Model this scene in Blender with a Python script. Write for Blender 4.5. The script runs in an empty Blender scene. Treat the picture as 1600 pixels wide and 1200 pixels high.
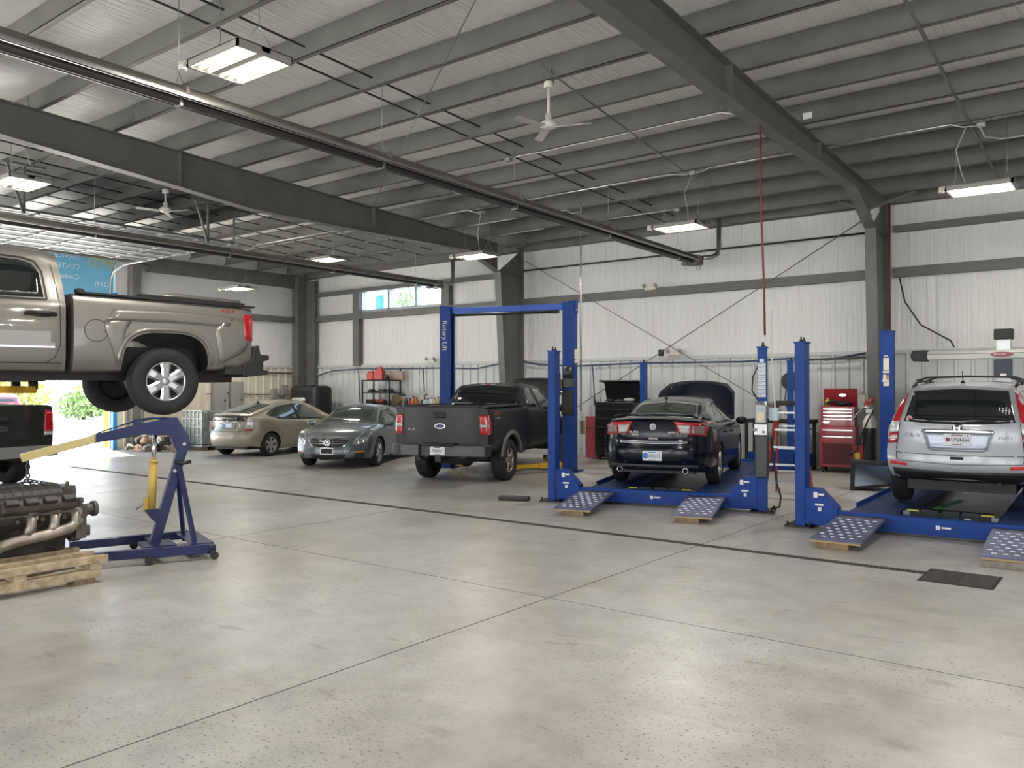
import bpy, bmesh, math, random
import numpy as np
from mathutils import Vector, Matrix
from mathutils.bvhtree import BVHTree
random.seed(7)
SC = bpy.context.scene; C = SC.collection
R = math.radians
# ---------------------------------------------------------------- camera
cam = bpy.data.cameras.new('camera'); cam_o = bpy.data.objects.new('camera', cam); C.objects.link(cam_o)
cam.sensor_fit = 'HORIZONTAL'; cam.sensor_width = 36.0; cam.lens = 36.0 * 1283.0 / 1600.0
cam.clip_start = 0.05; cam.clip_end = 500
cam_o.location = (0, 0, 1.78); cam_o.rotation_euler = (R(90.341), R(0.04), R(37.72))
SC.camera = cam_o
# ---------------------------------------------------------------- sky, sun, exposure
W = bpy.data.worlds.new('sky'); SC.world = W; W.use_nodes = True
_n = W.node_tree.nodes; _l = W.node_tree.links
for x in list(_n): _n.remove(x)
_o = _n.new('ShaderNodeOutputWorld'); _b = _n.new('ShaderNodeBackground'); _b.inputs['Strength'].default_value = 4.2
_tc = _n.new('ShaderNodeTexCoord'); _sx = _n.new('ShaderNodeSeparateXYZ'); _cr = _n.new('ShaderNodeValToRGB')
_cr.color_ramp.elements[0].position = 0.0; _cr.color_ramp.elements[0].color = (.90, .92, .92, 1)
_cr.color_ramp.elements[1].position = 0.7; _cr.color_ramp.elements[1].color = (.52, .70, 1.0, 1)
_l.new(_tc.outputs['Generated'], _sx.inputs[0]); _l.new(_sx.outputs['Z'], _cr.inputs[0])
_l.new(_cr.outputs[0], _b.inputs['Color']); _l.new(_b.outputs[0], _o.inputs[0])
sun = bpy.data.lights.new('sun', 'SUN'); sun.energy = 46; sun.angle = R(.6); sun.color = (1, .95, .86)
sun_o = bpy.data.objects.new('sun', sun); C.objects.link(sun_o)
sun_o.rotation_euler = Vector((2.87, -.7, -4.6)).to_track_quat('-Z', 'Y').to_euler()
SC.view_settings.view_transform = 'Standard'; SC.view_settings.look = 'None'
SC.view_settings.exposure = 0.16; SC.view_settings.gamma = 1; SC.view_settings.use_curve_mapping = False
try:
    SC.cycles.use_denoising = True; SC.cycles.max_bounces = 10; SC.cycles.diffuse_bounces = 5; SC.cycles.glossy_bounces = 4
    SC.cycles.sample_clamp_indirect = 8.0
except Exception: pass

# ---------------------------------------------------------------- materials
MATS = {}
def mat(name, col=(.5, .5, .5), rough=.5, metal=0., coat=0., emit=None, es=0., spec=.5, noise=None, bump=None, alpha=1., trans=0., coatr=.05):
    """plain or lightly weathered surface; noise=(scale, amount[, detail]); bump=(scale, strength)"""
    if name in MATS: return MATS[name]
    m = bpy.data.materials.new(name); m.use_nodes = True; t = m.node_tree; b = t.nodes['Principled BSDF']
    b.inputs['Base Color'].default_value = (*col, 1); b.inputs['Roughness'].default_value = rough; b.inputs['Metallic'].default_value = metal
    b.inputs['Coat Weight'].default_value = coat; b.inputs['Coat Roughness'].default_value = coatr; b.inputs['Specular IOR Level'].default_value = spec
    b.inputs['Transmission Weight'].default_value = trans; b.inputs['Alpha'].default_value = alpha
    if emit: b.inputs['Emission Color'].default_value = (*emit, 1); b.inputs['Emission Strength'].default_value = es
    if noise or bump: tc = t.nodes.new('ShaderNodeTexCoord')
    if noise:
        n = t.nodes.new('ShaderNodeTexNoise'); n.inputs['Scale'].default_value = noise[0]; n.inputs['Detail'].default_value = noise[2] if len(noise) > 2 else 5
        t.links.new(tc.outputs['Object'], n.inputs['Vector'])
        r = t.nodes.new('ShaderNodeValToRGB'); a = noise[1]
        r.color_ramp.elements[0].position = .3; r.color_ramp.elements[1].position = .7
        r.color_ramp.elements[0].color = tuple(max(0, c * (1 - a)) for c in col) + (1,)
        r.color_ramp.elements[1].color = tuple(min(1, c * (1 + a)) for c in col) + (1,)
        t.links.new(n.outputs['Fac'], r.inputs[0]); t.links.new(r.outputs[0], b.inputs['Base Color'])
    if bump:
        n = t.nodes.new('ShaderNodeTexNoise'); n.inputs['Scale'].default_value = bump[0]; n.inputs['Detail'].default_value = 4
        t.links.new(tc.outputs['Object'], n.inputs['Vector'])
        u = t.nodes.new('ShaderNodeBump'); u.inputs['Strength'].default_value = bump[1]; u.inputs['Distance'].default_value = .02
        t.links.new(n.outputs['Fac'], u.inputs['Height']); t.links.new(u.outputs[0], b.inputs['Normal'])
    MATS[name] = m; return m
def paint(name, col, metal=.35, rough=.38): return mat(name, col, rough, metal, coat=.9)
BLACK = mat('black_plastic', (.012, .012, .013), .55); RUBBER = mat('tyre_rubber', (.016, .016, .017), .75, bump=(60, .2))
GLASS = mat('tinted_glass', (.012, .016, .015), .04, 0, spec=.8); GLASSG = mat('green_tinted_glass', (.05, .065, .055), .05, 0, spec=.8)
CHROME = mat('chrome', (.72, .72, .72), .12, 1.); ALLOY = mat('alloy', (.52, .52, .53), .3, .9); STEEL = mat('galvanised_steel', (.45, .46, .46), .38, .9)
REDL = mat('red_lamp', (.42, .012, .02), .12, coat=.8); CLEARL = mat('clear_lamp', (.55, .55, .55), .15, .3, coat=.8); AMBER = mat('amber_lamp', (.6, .2, .04), .15, coat=.8)
DARKST = mat('dark_steel', (.05, .048, .045), .5, .6); WHITE = mat('white_paint', (.8, .8, .78), .5); CHAR = mat('charcoal_paint', (.05, .055, .055), .5)
GREYST = mat('primer_grey_steel', (.125, .124, .115), .55, noise=(2.5, .12)); LIFTB = mat('lift_blue', (.005, .045, .24), .5, 0, spec=.3, noise=(3, .15))
INK = mat('black_ink', (.015, .015, .02), .6); PLATEW = mat('plate_white', (.75, .78, .8), .45); BLUEINK = mat('blue_ink', (.05, .2, .55), .5)
REDP = mat('tool_red', (.33, .012, .02), .3, coat=.5); YEL = mat('lift_yellow', (.62, .36, .03), .45, noise=(8, .15)); WOOD = mat('pallet_wood', (.46, .36, .24), .8, noise=(14, .3), bump=(40, .25))
STICKER = mat('sticker_white', (.75, .75, .72), .5); OLDWOOD = mat('old_timber', (.20, .14, .08), .85, noise=(10, .3))

# ---------------------------------------------------------------- geometry helpers
class MB:
    def __init__(s): s.v = []; s.f = []; s.m = []; s.mi = 0; s.sm = []
    def add(s, vs, fs, sm=False):
        b = len(s.v); s.v += [tuple(v) for v in vs]; s.f += [tuple(i + b for i in f) for f in fs]; s.m += [s.mi] * len(fs); s.sm += [sm] * len(fs); return s
    def box(s, c, d, rot=None, taper=None):
        x, y, z = d[0] / 2, d[1] / 2, d[2] / 2; t = taper or (1, 1)
        vs = [Vector((-x, -y, -z)), Vector((x, -y, -z)), Vector((x, y, -z)), Vector((-x, y, -z)), Vector((-x * t[0], -y * t[1], z)), Vector((x * t[0], -y * t[1], z)), Vector((x * t[0], y * t[1], z)), Vector((-x * t[0], y * t[1], z))]
        if rot: M = Matrix.Rotation(rot[2], 3, 'Z') @ Matrix.Rotation(rot[1], 3, 'Y') @ Matrix.Rotation(rot[0], 3, 'X'); vs = [M @ v for v in vs]
        c = Vector(c); return s.add([v + c for v in vs], [(0, 3, 2, 1), (4, 5, 6, 7), (0, 1, 5, 4), (1, 2, 6, 5), (2, 3, 7, 6), (3, 0, 4, 7)])
    def bb(s, a, b): return s.box([(a[i] + b[i]) / 2 for i in range(3)], [abs(b[i] - a[i]) for i in range(3)])
    def bar(s, p, q, w, h=None, up=(0, 0, 1)):
        """square bar from p to q, w across, h along up"""
        p, q = Vector(p), Vector(q); h = h or w; d = (q - p).normalized(); u = Vector(up)
        if abs(d.dot(u)) > .99: u = Vector((0, 1, 0))
        a = d.cross(u).normalized() * (w / 2); u = a.cross(d).normalized() * (h / 2)
        return s.add([p - a - u, p + a - u, p + a + u, p - a + u, q - a - u, q + a - u, q + a + u, q - a + u], [(0, 3, 2, 1), (4, 5, 6, 7), (0, 1, 5, 4), (1, 2, 6, 5), (2, 3, 7, 6), (3, 0, 4, 7)])
    def cyl(s, p, q, r, n=14, r2=None, caps=True):
        p, q = Vector(p), Vector(q); r2 = r if r2 is None else r2; d = (q - p).normalized()
        a = d.orthogonal().normalized(); b = d.cross(a)
        vs = []
        for P, rr in ((p, r), (q, r2)): vs += [P + (a * math.cos(t) + b * math.sin(t)) * rr for t in [2 * math.pi * k / n for k in range(n)]]
        s.add(vs, [(k, (k + 1) % n, n + (k + 1) % n, n + k) for k in range(n)], True)
        if caps: s.add(vs[:n], [tuple(range(n))[::-1]]); s.add(vs[n:], [tuple(range(n))])
        return s
    def tube(s, path, r, n=8, closed=False):
        P = [Vector(p) for p in path]; L = len(P); vs = []; a = None
        for i in range(L):
            d = ((P[(i + 1) % L] if closed or i < L - 1 else P[i]) - (P[i - 1] if closed or i > 0 else P[i])).normalized()
            a = (d.orthogonal() if a is None else a - d * a.dot(d)).normalized(); b = d.cross(a)
            vs += [P[i] + (a * math.cos(t) + b * math.sin(t)) * r for t in [2 * math.pi * k / n for k in range(n)]]
        fs = [(i % L * n + k, i % L * n + (k + 1) % n, (i + 1) % L * n + (k + 1) % n, (i + 1) % L * n + k) for i in range(L if closed else L - 1) for k in range(n)]
        s.add(vs, fs, True)
        if not closed: s.add(vs[:n], [tuple(range(n))[::-1]]); s.add(vs[-n:], [tuple(range(n))])
        return s
    def lathe(s, prof, c=(0, 0, 0), axis='z', n=24, sm=True, flip=False):
        """prof: (r, h) list"""
        vs = []; L = len(prof)
        for k in range(n):
            t = 2 * math.pi * k / n; ct, st = math.cos(t), math.sin(t)
            for r, h in prof:
                p = (r * ct, r * st, h) if axis == 'z' else ((r * ct, h, r * st) if axis == 'y' else (h, r * ct, r * st))
                vs.append((p[0] + c[0], p[1] + c[1], p[2] + c[2]))
        fs = [(k * L + i, (k + 1) % n * L + i, (k + 1) % n * L + i + 1, k * L + i + 1) for k in range(n) for i in range(L - 1)]
        return s.add(vs, fs, sm)
    def prism(s, poly, a, b, axis='y', M=None):
        """poly: 2-D outline in the plane across axis, extruded a..b; M optional matrix"""
        f = {'y': lambda p, t: (p[0], t, p[1]), 'x': lambda p, t: (t, p[0], p[1]), 'z': lambda p, t: (p[0], p[1], t)}[axis]
        n = len(poly); vs = [Vector(f(p, a)) for p in poly] + [Vector(f(p, b)) for p in poly]
        if M: vs = [M @ v for v in vs]
        return s.add(vs, [tuple(range(n)), tuple(range(n, 2 * n))[::-1]] + [(k, n + k, n + (k + 1) % n, (k + 1) % n) for k in range(n)])
    def ball(s, c, r, n=10, sc=(1, 1, 1)):
        vs = []; m = n // 2 + 1
        for i in range(m + 1):
            ph = math.pi * i / m
            vs += [(c[0] + r * sc[0] * math.sin(ph) * math.cos(2 * math.pi * k / n), c[1] + r * sc[1] * math.sin(ph) * math.sin(2 * math.pi * k / n), c[2] + r * sc[2] * math.cos(ph)) for k in range(n)]
        return s.add(vs, [(i * n + k, (i + 1) * n + k, (i + 1) * n + (k + 1) % n, i * n + (k + 1) % n) for i in range(m) for k in range(n)], True)
    def build(s, name, mats, parent=None, bevel=0, loc=None, rot=None):
        me = bpy.data.meshes.new(name); me.from_pydata(s.v, [], s.f)
        for m in (mats if isinstance(mats, (list, tuple)) else [mats]): me.materials.append(m)
        me.polygons.foreach_set('material_index', s.m); me.polygons.foreach_set('use_smooth', s.sm)
        bm = bmesh.new(); bm.from_mesh(me); bmesh.ops.remove_doubles(bm, verts=bm.verts, dist=1e-5); bmesh.ops.recalc_face_normals(bm, faces=bm.faces); bm.to_mesh(me); bm.free()
        o = bpy.data.objects.new(name, me); C.objects.link(o)
        if parent: o.parent = parent
        if loc: o.location = loc
        if rot: o.rotation_euler = rot
        if bevel:
            b = o.modifiers.new('edge', 'BEVEL'); b.width = bevel; b.segments = 2; b.limit_method = 'ANGLE'; b.angle_limit = R(40)
        return o
def tag(o, label, cat, group=None):
    o['label'] = label; o['category'] = cat
    if group: o['group'] = group
    return o
def thing(name, label, cat, loc=(0, 0, 0), rz=0, group=None):
    o = bpy.data.objects.new(name, None); C.objects.link(o); o.empty_display_size = .2
    o.location = loc; o.rotation_euler = (0, 0, rz); return tag(o, label, cat, group)
def struct(o): o['kind'] = 'structure'; return o
def copy_tree(o, parent=None):
    c = o.copy(); C.objects.link(c)
    if parent: c.parent = parent
    for ch in [x for x in o.children]: copy_tree(ch, c)
    return c
def text(name, s, size, mt, parent=None, loc=(0, 0, 0), rot=(90, 0, 0), mirror=False, depth=.002, sx=1.0, align='CENTER'):
    cu = bpy.data.curves.new(name, 'FONT'); cu.body = s; cu.size = size; cu.extrude = depth / 2; cu.align_x = align; cu.align_y = 'CENTER'; cu.resolution_u = 2
    t = bpy.data.objects.new(name, cu); C.objects.link(t); dg = bpy.context.evaluated_depsgraph_get()
    me = bpy.data.meshes.new_from_object(t.evaluated_get(dg)); bpy.data.objects.remove(t)
    k = Matrix.Diagonal((-sx if mirror else sx, 1, 1, 1)); me.transform(k)
    me.materials.clear(); me.materials.append(mt)
    o = bpy.data.objects.new(name, me); C.objects.link(o)
    if parent: o.parent = parent
    o.location = loc; o.rotation_euler = tuple(R(a) for a in rot); return o
def arc(c, r, a0, a1, n, pl='xz'):
    out = []
    for k in range(n + 1):
        t = R(a0 + (a1 - a0) * k / n); u, v = r * math.cos(t), r * math.sin(t)
        out.append((c[0] + u, c[1], c[2] + v) if pl == 'xz' else ((c[0], c[1] + u, c[2] + v) if pl == 'yz' else (c[0] + u, c[1] + v, c[2])))
    return out
# ================================================================ the building
D, LX, FX2, FX3, FX4 = 18.88, -24.06, -14.13, -4.40, 5.33
YF, RX = -7.0, 15.0          # front (behind the camera) and far side of the hall
zb = lambda y: 6.106 - .042 * (y - 9.49)            # underside of the purlins
def floor_mat():
    m = bpy.data.materials.new('polished_concrete'); m.use_nodes = True; t = m.node_tree; b = t.nodes['Principled BSDF']; N = t.nodes.new; L = t.links.new
    tc = N('ShaderNodeTexCoord')
    def noise(s, d=6, r=.55, sc=None):
        n = N('ShaderNodeTexNoise'); n.inputs['Scale'].default_value = s; n.inputs['Detail'].default_value = d; n.inputs['Roughness'].default_value = r
        if sc:
            mp = N('ShaderNodeMapping'); mp.inputs['Scale'].default_value = sc; L(tc.outputs['Object'], mp.inputs[0]); L(mp.outputs[0], n.inputs[0])
        else: L(tc.outputs['Object'], n.inputs[0])
        return n.outputs['Fac']
    def ramp(f, *st):
        r = N('ShaderNodeValToRGB'); e = r.color_ramp.elements
        while len(e) < len(st): e.new(.5)
        for k, (p, c) in enumerate(st): e[k].position = p; e[k].color = (*c, 1) if isinstance(c, tuple) else (c, c, c, 1)
        L(f, r.inputs[0]); return r.outputs[0]
    def mix(f, a, c, mode='MIX'):
        x = N('ShaderNodeMix'); x.data_type = 'RGBA'; x.blend_type = mode
        if isinstance(f, float): x.inputs[0].default_value = f
        else: L(f, x.inputs[0])
        L(a, x.inputs[6])
        if isinstance(c, tuple): x.inputs[7].default_value = (*c, 1)
        else: L(c, x.inputs[7])
        return x.outputs[2]
    base = ramp(noise(.45, 8, .6), (.32, (.335, .315, .28)), (.5, (.425, .41, .378)), (.68, (.475, .475, .468)))
    cl = mix(.5, base, ramp(noise(3.2, 8, .7), (.35, .38), (.65, .66)), 'OVERLAY')
    sp = ramp(noise(46, 2, .45), (.62, 0.), (.67, .9))            # dark aggregate pin-holes in worn patches
    worn = ramp(noise(.7, 4), (.40, .05), (.58, .85))
    mm = N('ShaderNodeMath'); mm.operation = 'MULTIPLY'; L(sp, mm.inputs[0]); L(worn, mm.inputs[1])
    cl = mix(mm.outputs[0], cl, (.10, .095, .09))
    st = ramp(noise(2.3, 5, .6, (1, 2.4, 1)), (.61, 0.), (.70, .5))
    cl = mix(st, cl, (.22, .17, .13))
    L(cl, b.inputs['Base Color'])
    L(ramp(noise(1.6, 6, .65), (.3, .285), (.7, .40)), b.inputs['Roughness'])
    bu = N('ShaderNodeBump'); bu.inputs['Strength'].default_value = .10; bu.inputs['Distance'].default_value = .01; L(noise(9, 5), bu.inputs['Height']); L(bu.outputs[0], b.inputs['Normal'])
    b.inputs['Specular IOR Level'].default_value = .42
    return m
struct(MB().bb((LX, YF, -.15), (RX, D + .2, 0)).build('floor', floor_mat()))
struct(MB().bb((-90, -60, -.25), (LX, 70, -.02)).build('ground', mat('outside_concrete', (.62, .61, .57), .8, noise=(.7, .12))))
struct(MB().bb((LX, -60, -.25), (60, YF, -.02)).build('ground', MATS['outside_concrete']))
JOINT = mat('saw_joint', (.10, .095, .088), .8)
for a, b_, w in (((-4.04, YF), (-4.04, 17.0), .009), ((-8.74, YF), (-8.74, 8.6), .006), ((RX, 5.73), (LX, 5.73), .006), ((RX, 0.9), (LX, .9), .006), ((.6, YF), (.6, 10), .006), ((-14.2, YF), (-14.2, 12), .006)):
    struct(MB().bar((a[0], a[1], .0006), (b_[0], b_[1], .0006), w, .0016).build('floor_joint_line', JOINT))
# white faced insulation: vertical wrinkles on the walls, sagging folds between the purlins overhead
def foil(name, sc, col, st=.5):
    m = bpy.data.materials.new(name); m.use_nodes = True; t = m.node_tree; b = t.nodes['Principled BSDF']; N = t.nodes.new; L = t.links.new
    tc = N('ShaderNodeTexCoord'); mp = N('ShaderNodeMapping'); mp.inputs['Scale'].default_value = sc; L(tc.outputs['Object'], mp.inputs[0])
    a = N('ShaderNodeTexNoise'); a.inputs['Scale'].default_value = 1.0; a.inputs['Detail'].default_value = 4; a.inputs['Distortion'].default_value = .6; L(mp.outputs[0], a.inputs[0])
    u = N('ShaderNodeBump'); u.inputs['Strength'].default_value = st; u.inputs['Distance'].default_value = .05; L(a.outputs['Fac'], u.inputs['Height']); L(u.outputs[0], b.inputs['Normal'])
    b.inputs['Base Color'].default_value = (*col, 1); b.inputs['Roughness'].default_value = .38; b.inputs['Specular IOR Level'].default_value = .5
    return m
WFOIL = foil('wall_insulation', (13, 13, .55), (.69, .688, .675), .8)
WFOILL = foil('side_wall_insulation', (5, 5, .4), (.66, .665, .66), .5)
CFOIL = foil('roof_insulation', (15, 1.1, 1), (.80, .785, .76), .9)
# ceiling: a sagging liner strip between each pair of purlins (one continuous blanket)
mb = MB(); PY = [11.89 + 1.22 * k for k in range(-16, 6)]
ys = []
for y0 in PY + [PY[-1] + 1.22]:
    for s in range(6): ys.append((y0 - 1.22 + 1.22 * s / 6, -.09 * math.sin(math.pi * s / 6)))
ys = [(min(y, D + .1), s) for y, s in ys]
xs = np.linspace(LX - .1, RX, 40)
vs = [(x, y, zb(y) + .37 + s * (.45 + .45 * math.sin(x * 2.1 + y))) for y, s in ys for x in xs]
n = len(xs)
mb.add(vs, [(i * n + k, i * n + k + 1, (i + 1) * n + k + 1, (i + 1) * n + k) for i in range(len(ys) - 1) for k in range(n - 1)], True)
struct(mb.build('ceiling', CFOIL))
struct(MB().add([(LX - .3, YF - .3, zb(YF) + .42), (RX, YF - .3, zb(YF) + .42), (RX, D + .3, zb(D) + .42), (LX - .3, D + .3, zb(D) + .42)], [(0, 1, 2, 3)]).build('roof', mat('roof_metal', (.4, .42, .42), .5)))
# back wall above the wainscot, with a real opening for the three-light window
WZ = 2.55
mb = MB(); x0, x1, z0, z1 = -21.0, -17.2, 4.40, 5.06
for a, b_ in (((LX, WZ), (x0, 6.1)), ((x0, WZ), (x1, z0)), ((x0, z1), (x1, 6.1)), ((x1, WZ), (RX, 6.1))): mb.bb((a[0], D, a[1]), (b_[0], D + .16, b_[1]))
struct(mb.build('wall_back', WFOIL))
# ribbed white metal wainscot
def ribs(a, b_, z0, z1, axis, at, inward):
    mb = MB(); pts = []; x = a
    while x < b_ - .02:
        for dx, h in ((0, 0), (.20, 0), (.225, .035), (.275, .035), (.30, 0)): pts.append((min(x + dx, b_), h))
        x += .3048
    vs = []
    for z in (z0, z1): vs += [((p, at + inward * h, z) if axis == 'x' else (at + inward * h, p, z)) for p, h in pts]
    n = len(pts); mb.add(vs, [(k, k + 1, n + k + 1, n + k) for k in range(n - 1)])
    c = at - inward * .02
    return mb
WAIN = mat('wainscot_metal', (.60, .615, .61), .42, noise=(1.3, .07)); WAINL = mat('side_wainscot_metal', (.64, .60, .50), .42, noise=(1.3, .07))
struct(ribs(LX, RX, 0, WZ, 'x', D - .03, -1).build('wall_back_panel', WAIN)); struct(MB().bb((LX, D - .005, 0), (RX, D + .16, WZ)).build('wall_back', WAIN))
struct(MB().bb((LX, D - .085, WZ - .03), (RX, D + .02, WZ + .05)).build('trim_1', mat('wainscot_trim', (.52, .53, .52), .45)))
# left wall with the overhead door opening, y 6.3 .. 12.0
OY0, OY1, OZ = 6.3, 12.0, 4.62
mb = MB()
for a, b_ in (((YF, 0), (-4.2, 6.4)), ((-4.2, 4.62), (1.4, 6.6)), ((1.4, 0), (OY0, 6.5)), ((OY0, 5.84), (OY1, 6.3)), ((OY1, WZ), (D, 6.2))): mb.bb((LX - .16, a[0], a[1]), (LX, b_[0], b_[1]))
struct(mb.build('wall_left', WFOILL))
struct(ribs(OY1, D, 0, WZ, 'y', LX + .03, 1).build('wall_left_panel', WAINL)); struct(MB().bb((LX - .16, OY1, 0), (LX + .005, D, WZ)).build('wall_left', WAINL))
struct(MB().bb((LX - .02, OY1, WZ - .03), (LX + .085, D, WZ + .05)).build('trim_2', MATS['wainscot_trim']))
struct(MB().bb((LX - .2, OY1 - .10, 0), (LX + .05, OY1 + .02, OZ)).build('door_1_trim', mat('door_trim_blue', (.03, .22, .5), .4)))
struct(MB().bb((LX - .2, OY0 - .02, 0), (LX + .05, OY0 + .10, OZ)).build('door_1_trim', MATS['door_trim_blue']))
# far side wall and front wall behind the camera: wide open service doors
struct(MB().bb((RX, YF, 0), (RX + .16, 1.5, 6.8)).bb((RX, 1.5, 4.3), (RX + .16, 7.5, 6.6)).bb((RX, 7.5, 0), (RX + .16, D, 6.4)).build('wall_right', WFOILL))
mb = MB().bb((LX, YF - .16, 4.7), (RX, YF, 6.9))
for a, b_ in ((LX, -20.5), (-14.8, -13.4), (-7.9, -6.5), (-1.2, 0.4), (5.9, 7.3), (12.6, RX)): mb.bb((a, YF - .16, 0), (b_, YF, 4.7))
struct(mb.build('wall_front', WFOILL))
# window: dark frame with two mullions, clear panes
wf = MB(); 
for x in (x0, -19.68, -18.43, x1): wf.bb((x - .05, D - .06, z0), (x + .05, D + .12, z1))
wf.bb((x0, D - .06, z0 - .04), (x1, D + .12, z0 + .04)).bb((x0, D - .06, z1 - .04), (x1, D + .12, z1 + .04))
wo = struct(wf.build('window_1', mat('window_frame', (.42, .47, .5), .4, .3)))
PANE = bpy.data.materials.new('window_pane'); PANE.use_nodes = True; _t = PANE.node_tree; _t.nodes.remove(_t.nodes['Principled BSDF'])
_a = _t.nodes.new('ShaderNodeBsdfTransparent'); _a.inputs[0].default_value = (.93, .97, 1, 1); _g = _t.nodes.new('ShaderNodeBsdfGlossy'); _g.inputs['Roughness'].default_value = .03; _m = _t.nodes.new('ShaderNodeMixShader'); _m.inputs[0].default_value = .08
_t.links.new(_a.outputs[0], _m.inputs[1]); _t.links.new(_g.outputs[0], _m.inputs[2]); _t.links.new(_m.outputs[0], _t.nodes['Material Output'].inputs[0])
for a, b_ in ((x0, -19.68), (-19.68, -18.43), (-18.43, x1)): MB().bb((a + .05, D + .03, z0 + .04), (b_ - .05, D + .04, z1 - .04)).build('pane', PANE, wo)
# steel: girts on the back and left walls
def cee_x(y, z, xa, xb, h, d, name='wall_beam'):
    return struct(MB().bb((xa, y - .004, z), (xb, y + .004, z + h)).bb((xa, y, z), (xb, y + d, z + .006)).bb((xa, y, z + h - .006), (xb, y + d, z + h)).build(name, GREYST))
for xa, xb in ((LX + .3, FX2 - .12), (FX2 + .12, FX3 - .15), (FX3 + .15, FX4), (FX4, RX)):
    cee_x(D - .20, 4.14, xa, xb, .20, .2)
cee_x(D - .20, 5.03, LX + .3, FX2 - .12, .13, .2); cee_x(D - .20, 5.10, FX3 + .15, FX4, .13, .2); cee_x(D - .20, 5.10, FX4, RX, .13, .2)
struct(MB().bb((-21.27, D - .2, WZ), (-20.97, D - .02, 5.1)).build('wall_beam', GREYST))
struct(MB().bb((-17.2, D - .2, WZ), (-16.9, D - .02, 5.1)).build('wall_beam', GREYST))
for z, h in ((4.12, .2), (5.35, .2)):
    struct(MB().bb((LX + .19, OY1 + .9, z), (LX + .2, D - .6, z + h)).bb((LX, OY1 + .9, z), (LX + .2, D - .6, z + .01)).build('wall_beam', GREYST))
# purlins: one Z beam per line and bay
def purlin(y, xa, xb):
    z = zb(y); m = MB().bb((xa, y - .004, z), (xb, y + .004, z + .35)).bb((xa, y - .075, z), (xb, y, z + .008)).bb((xa, y - .075, z), (xb, y - .067, z + .022)).bb((xa, y, z + .342), (xb, y + .075, z + .35))
    return struct(m.build('roof_beam', GREYST))
for y in PY:
    if y > YF and y < D - .3:
        for xa, xb in ((LX + .15, FX2 - .0), (FX2 + .0, FX3 - .0), (FX3 + .0, FX4), (FX4, RX)): purlin(y, xa, xb)
for xa, xb in ((LX + .2, FX2 - .1), (FX2 + .1, FX3 - .1), (FX3 + .1, RX)):
    struct(MB().bb((xa, D - .22, zb(D) - .02), (xb, D - .2, zb(D) + .3)).bb((xa, D - .22, zb(D) - .02), (xb, D - .05, zb(D) - .005)).build('roof_beam', GREYST))
# main frames: tapered rafter + column, I section
def frame(x, prof, cy_top, cy_bot, wf=.22):
    """prof: (y, underside z) from front to knee; the column inner flange runs cy_top (at knee) .. cy_bot (floor)"""
    m = MB(); hw = wf / 2
    top = [(y, zb(y)) for y, z in prof]
    web = [(y, z) for y, z in prof] + [(cy_top, prof[-1][1])]
    for i in range(len(prof) - 1):
        (ya, za), (yb, zc) = prof[i], prof[i + 1]
        m.add([(x, ya, za), (x, yb, zc), (x, yb, zb(yb)), (x, ya, zb(ya))], [(0, 1, 2, 3)])
        m.add([(x - .005, ya, za), (x - .005, yb, zc), (x - .005, yb, zb(yb)), (x - .005, ya, zb(ya))], [(0, 1, 2, 3)])
        m.bar((x, ya, za), (x, yb, zc), wf, .014, up=(0, -(zc - za), yb - ya))
    m.bar((x, prof[0][0], zb(prof[0][0]) - .01), (x, D - .15, zb(D - .15) - .01), wf, .014)
    for y, z in prof[1:-1:2]: m.box((x, y, (z + zb(y)) / 2), (wf, .014, zb(y) - z))
    o = struct(m.build('roof_beam', GREYST))
    kz = prof[-1][1]; c = MB()
    c.add([(x, cy_bot, 0), (x, D - .2, 0), (x, D - .2, zb(D - .2)), (x, cy_top, kz)], [(0, 1, 2, 3)]); c.add([(x - .006, cy_bot, 0), (x - .006, D - .2, 0), (x - .006, D - .2, zb(D - .2)), (x - .006, cy_top, kz)], [(0, 1, 2, 3)])
    c.bar((x, cy_bot, 0), (x, cy_top, kz), wf, .014, up=(0, 1, 0)); c.bar((x, D - .2, 0), (x, D - .2, zb(D) - .02), wf, .014, up=(0, 1, 0))
    c.box((x, (cy_top + D - .2) / 2, kz), (wf, D - .2 - cy_top, .014)); c.box((x, D - .45, .01), (.3, .6, .02))
    struct(c.build('wall_column', GREYST)); return o
frame(FX2, [(YF, 5.9), (1.5, 5.86), (5.2, 5.74), (8.2, 5.50), (9.7, 5.36), (13, 5.37), (16.4, 5.42), (17.62, 5.0)], 17.62, 17.98)
frame(FX3, [(YF, 5.9), (3, 5.78), (8.3, 5.65), (10.3, 5.59), (12, 5.57), (14, 5.58), (16.15, 5.58), (17.5, 5.02)], 17.5, 17.78)
frame(FX4, [(YF, 5.9), (3, 5.78), (8.3, 5.65), (12, 5.57), (16.1, 5.58), (17.5, 5.02)], 17.5, 17.78)
# end frame in the corner and door posts on the left wall
struct(MB().bb((LX + .05, D - .6, 0), (LX + .4, D - .25, 5.75)).bb((LX + .2, D - .25, 0), (LX + .85, D - .2, 5.6)).build('wall_column', GREYST))
struct(MB().bb((LX + .01, 12.35, 0), (LX + .30, 12.62, 5.9)).build('wall_column', GREYST)); struct(MB().bb((LX + .01, OY0 - .5, 0), (LX + .3, OY0 - .2, 6.1)).build('wall_column', GREYST))
struct(MB().bb((LX + .04, YF, 5.55), (LX + .26, D - .3, 5.62)).bb((LX + .14, YF, 5.62), (LX + .16, D - .3, 5.8)).build('roof_beam', GREYST))
# knee diagonal braces of the frames
for x, s in ((FX2, -1), (FX2, 1), (FX3, 1), (FX3, -1)):
    struct(MB().bar((x, 17.3, 5.35), (x + s * .75, 17.95, zb(17.9) - .02), .05).build('roof_beam', GREYST))
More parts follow.
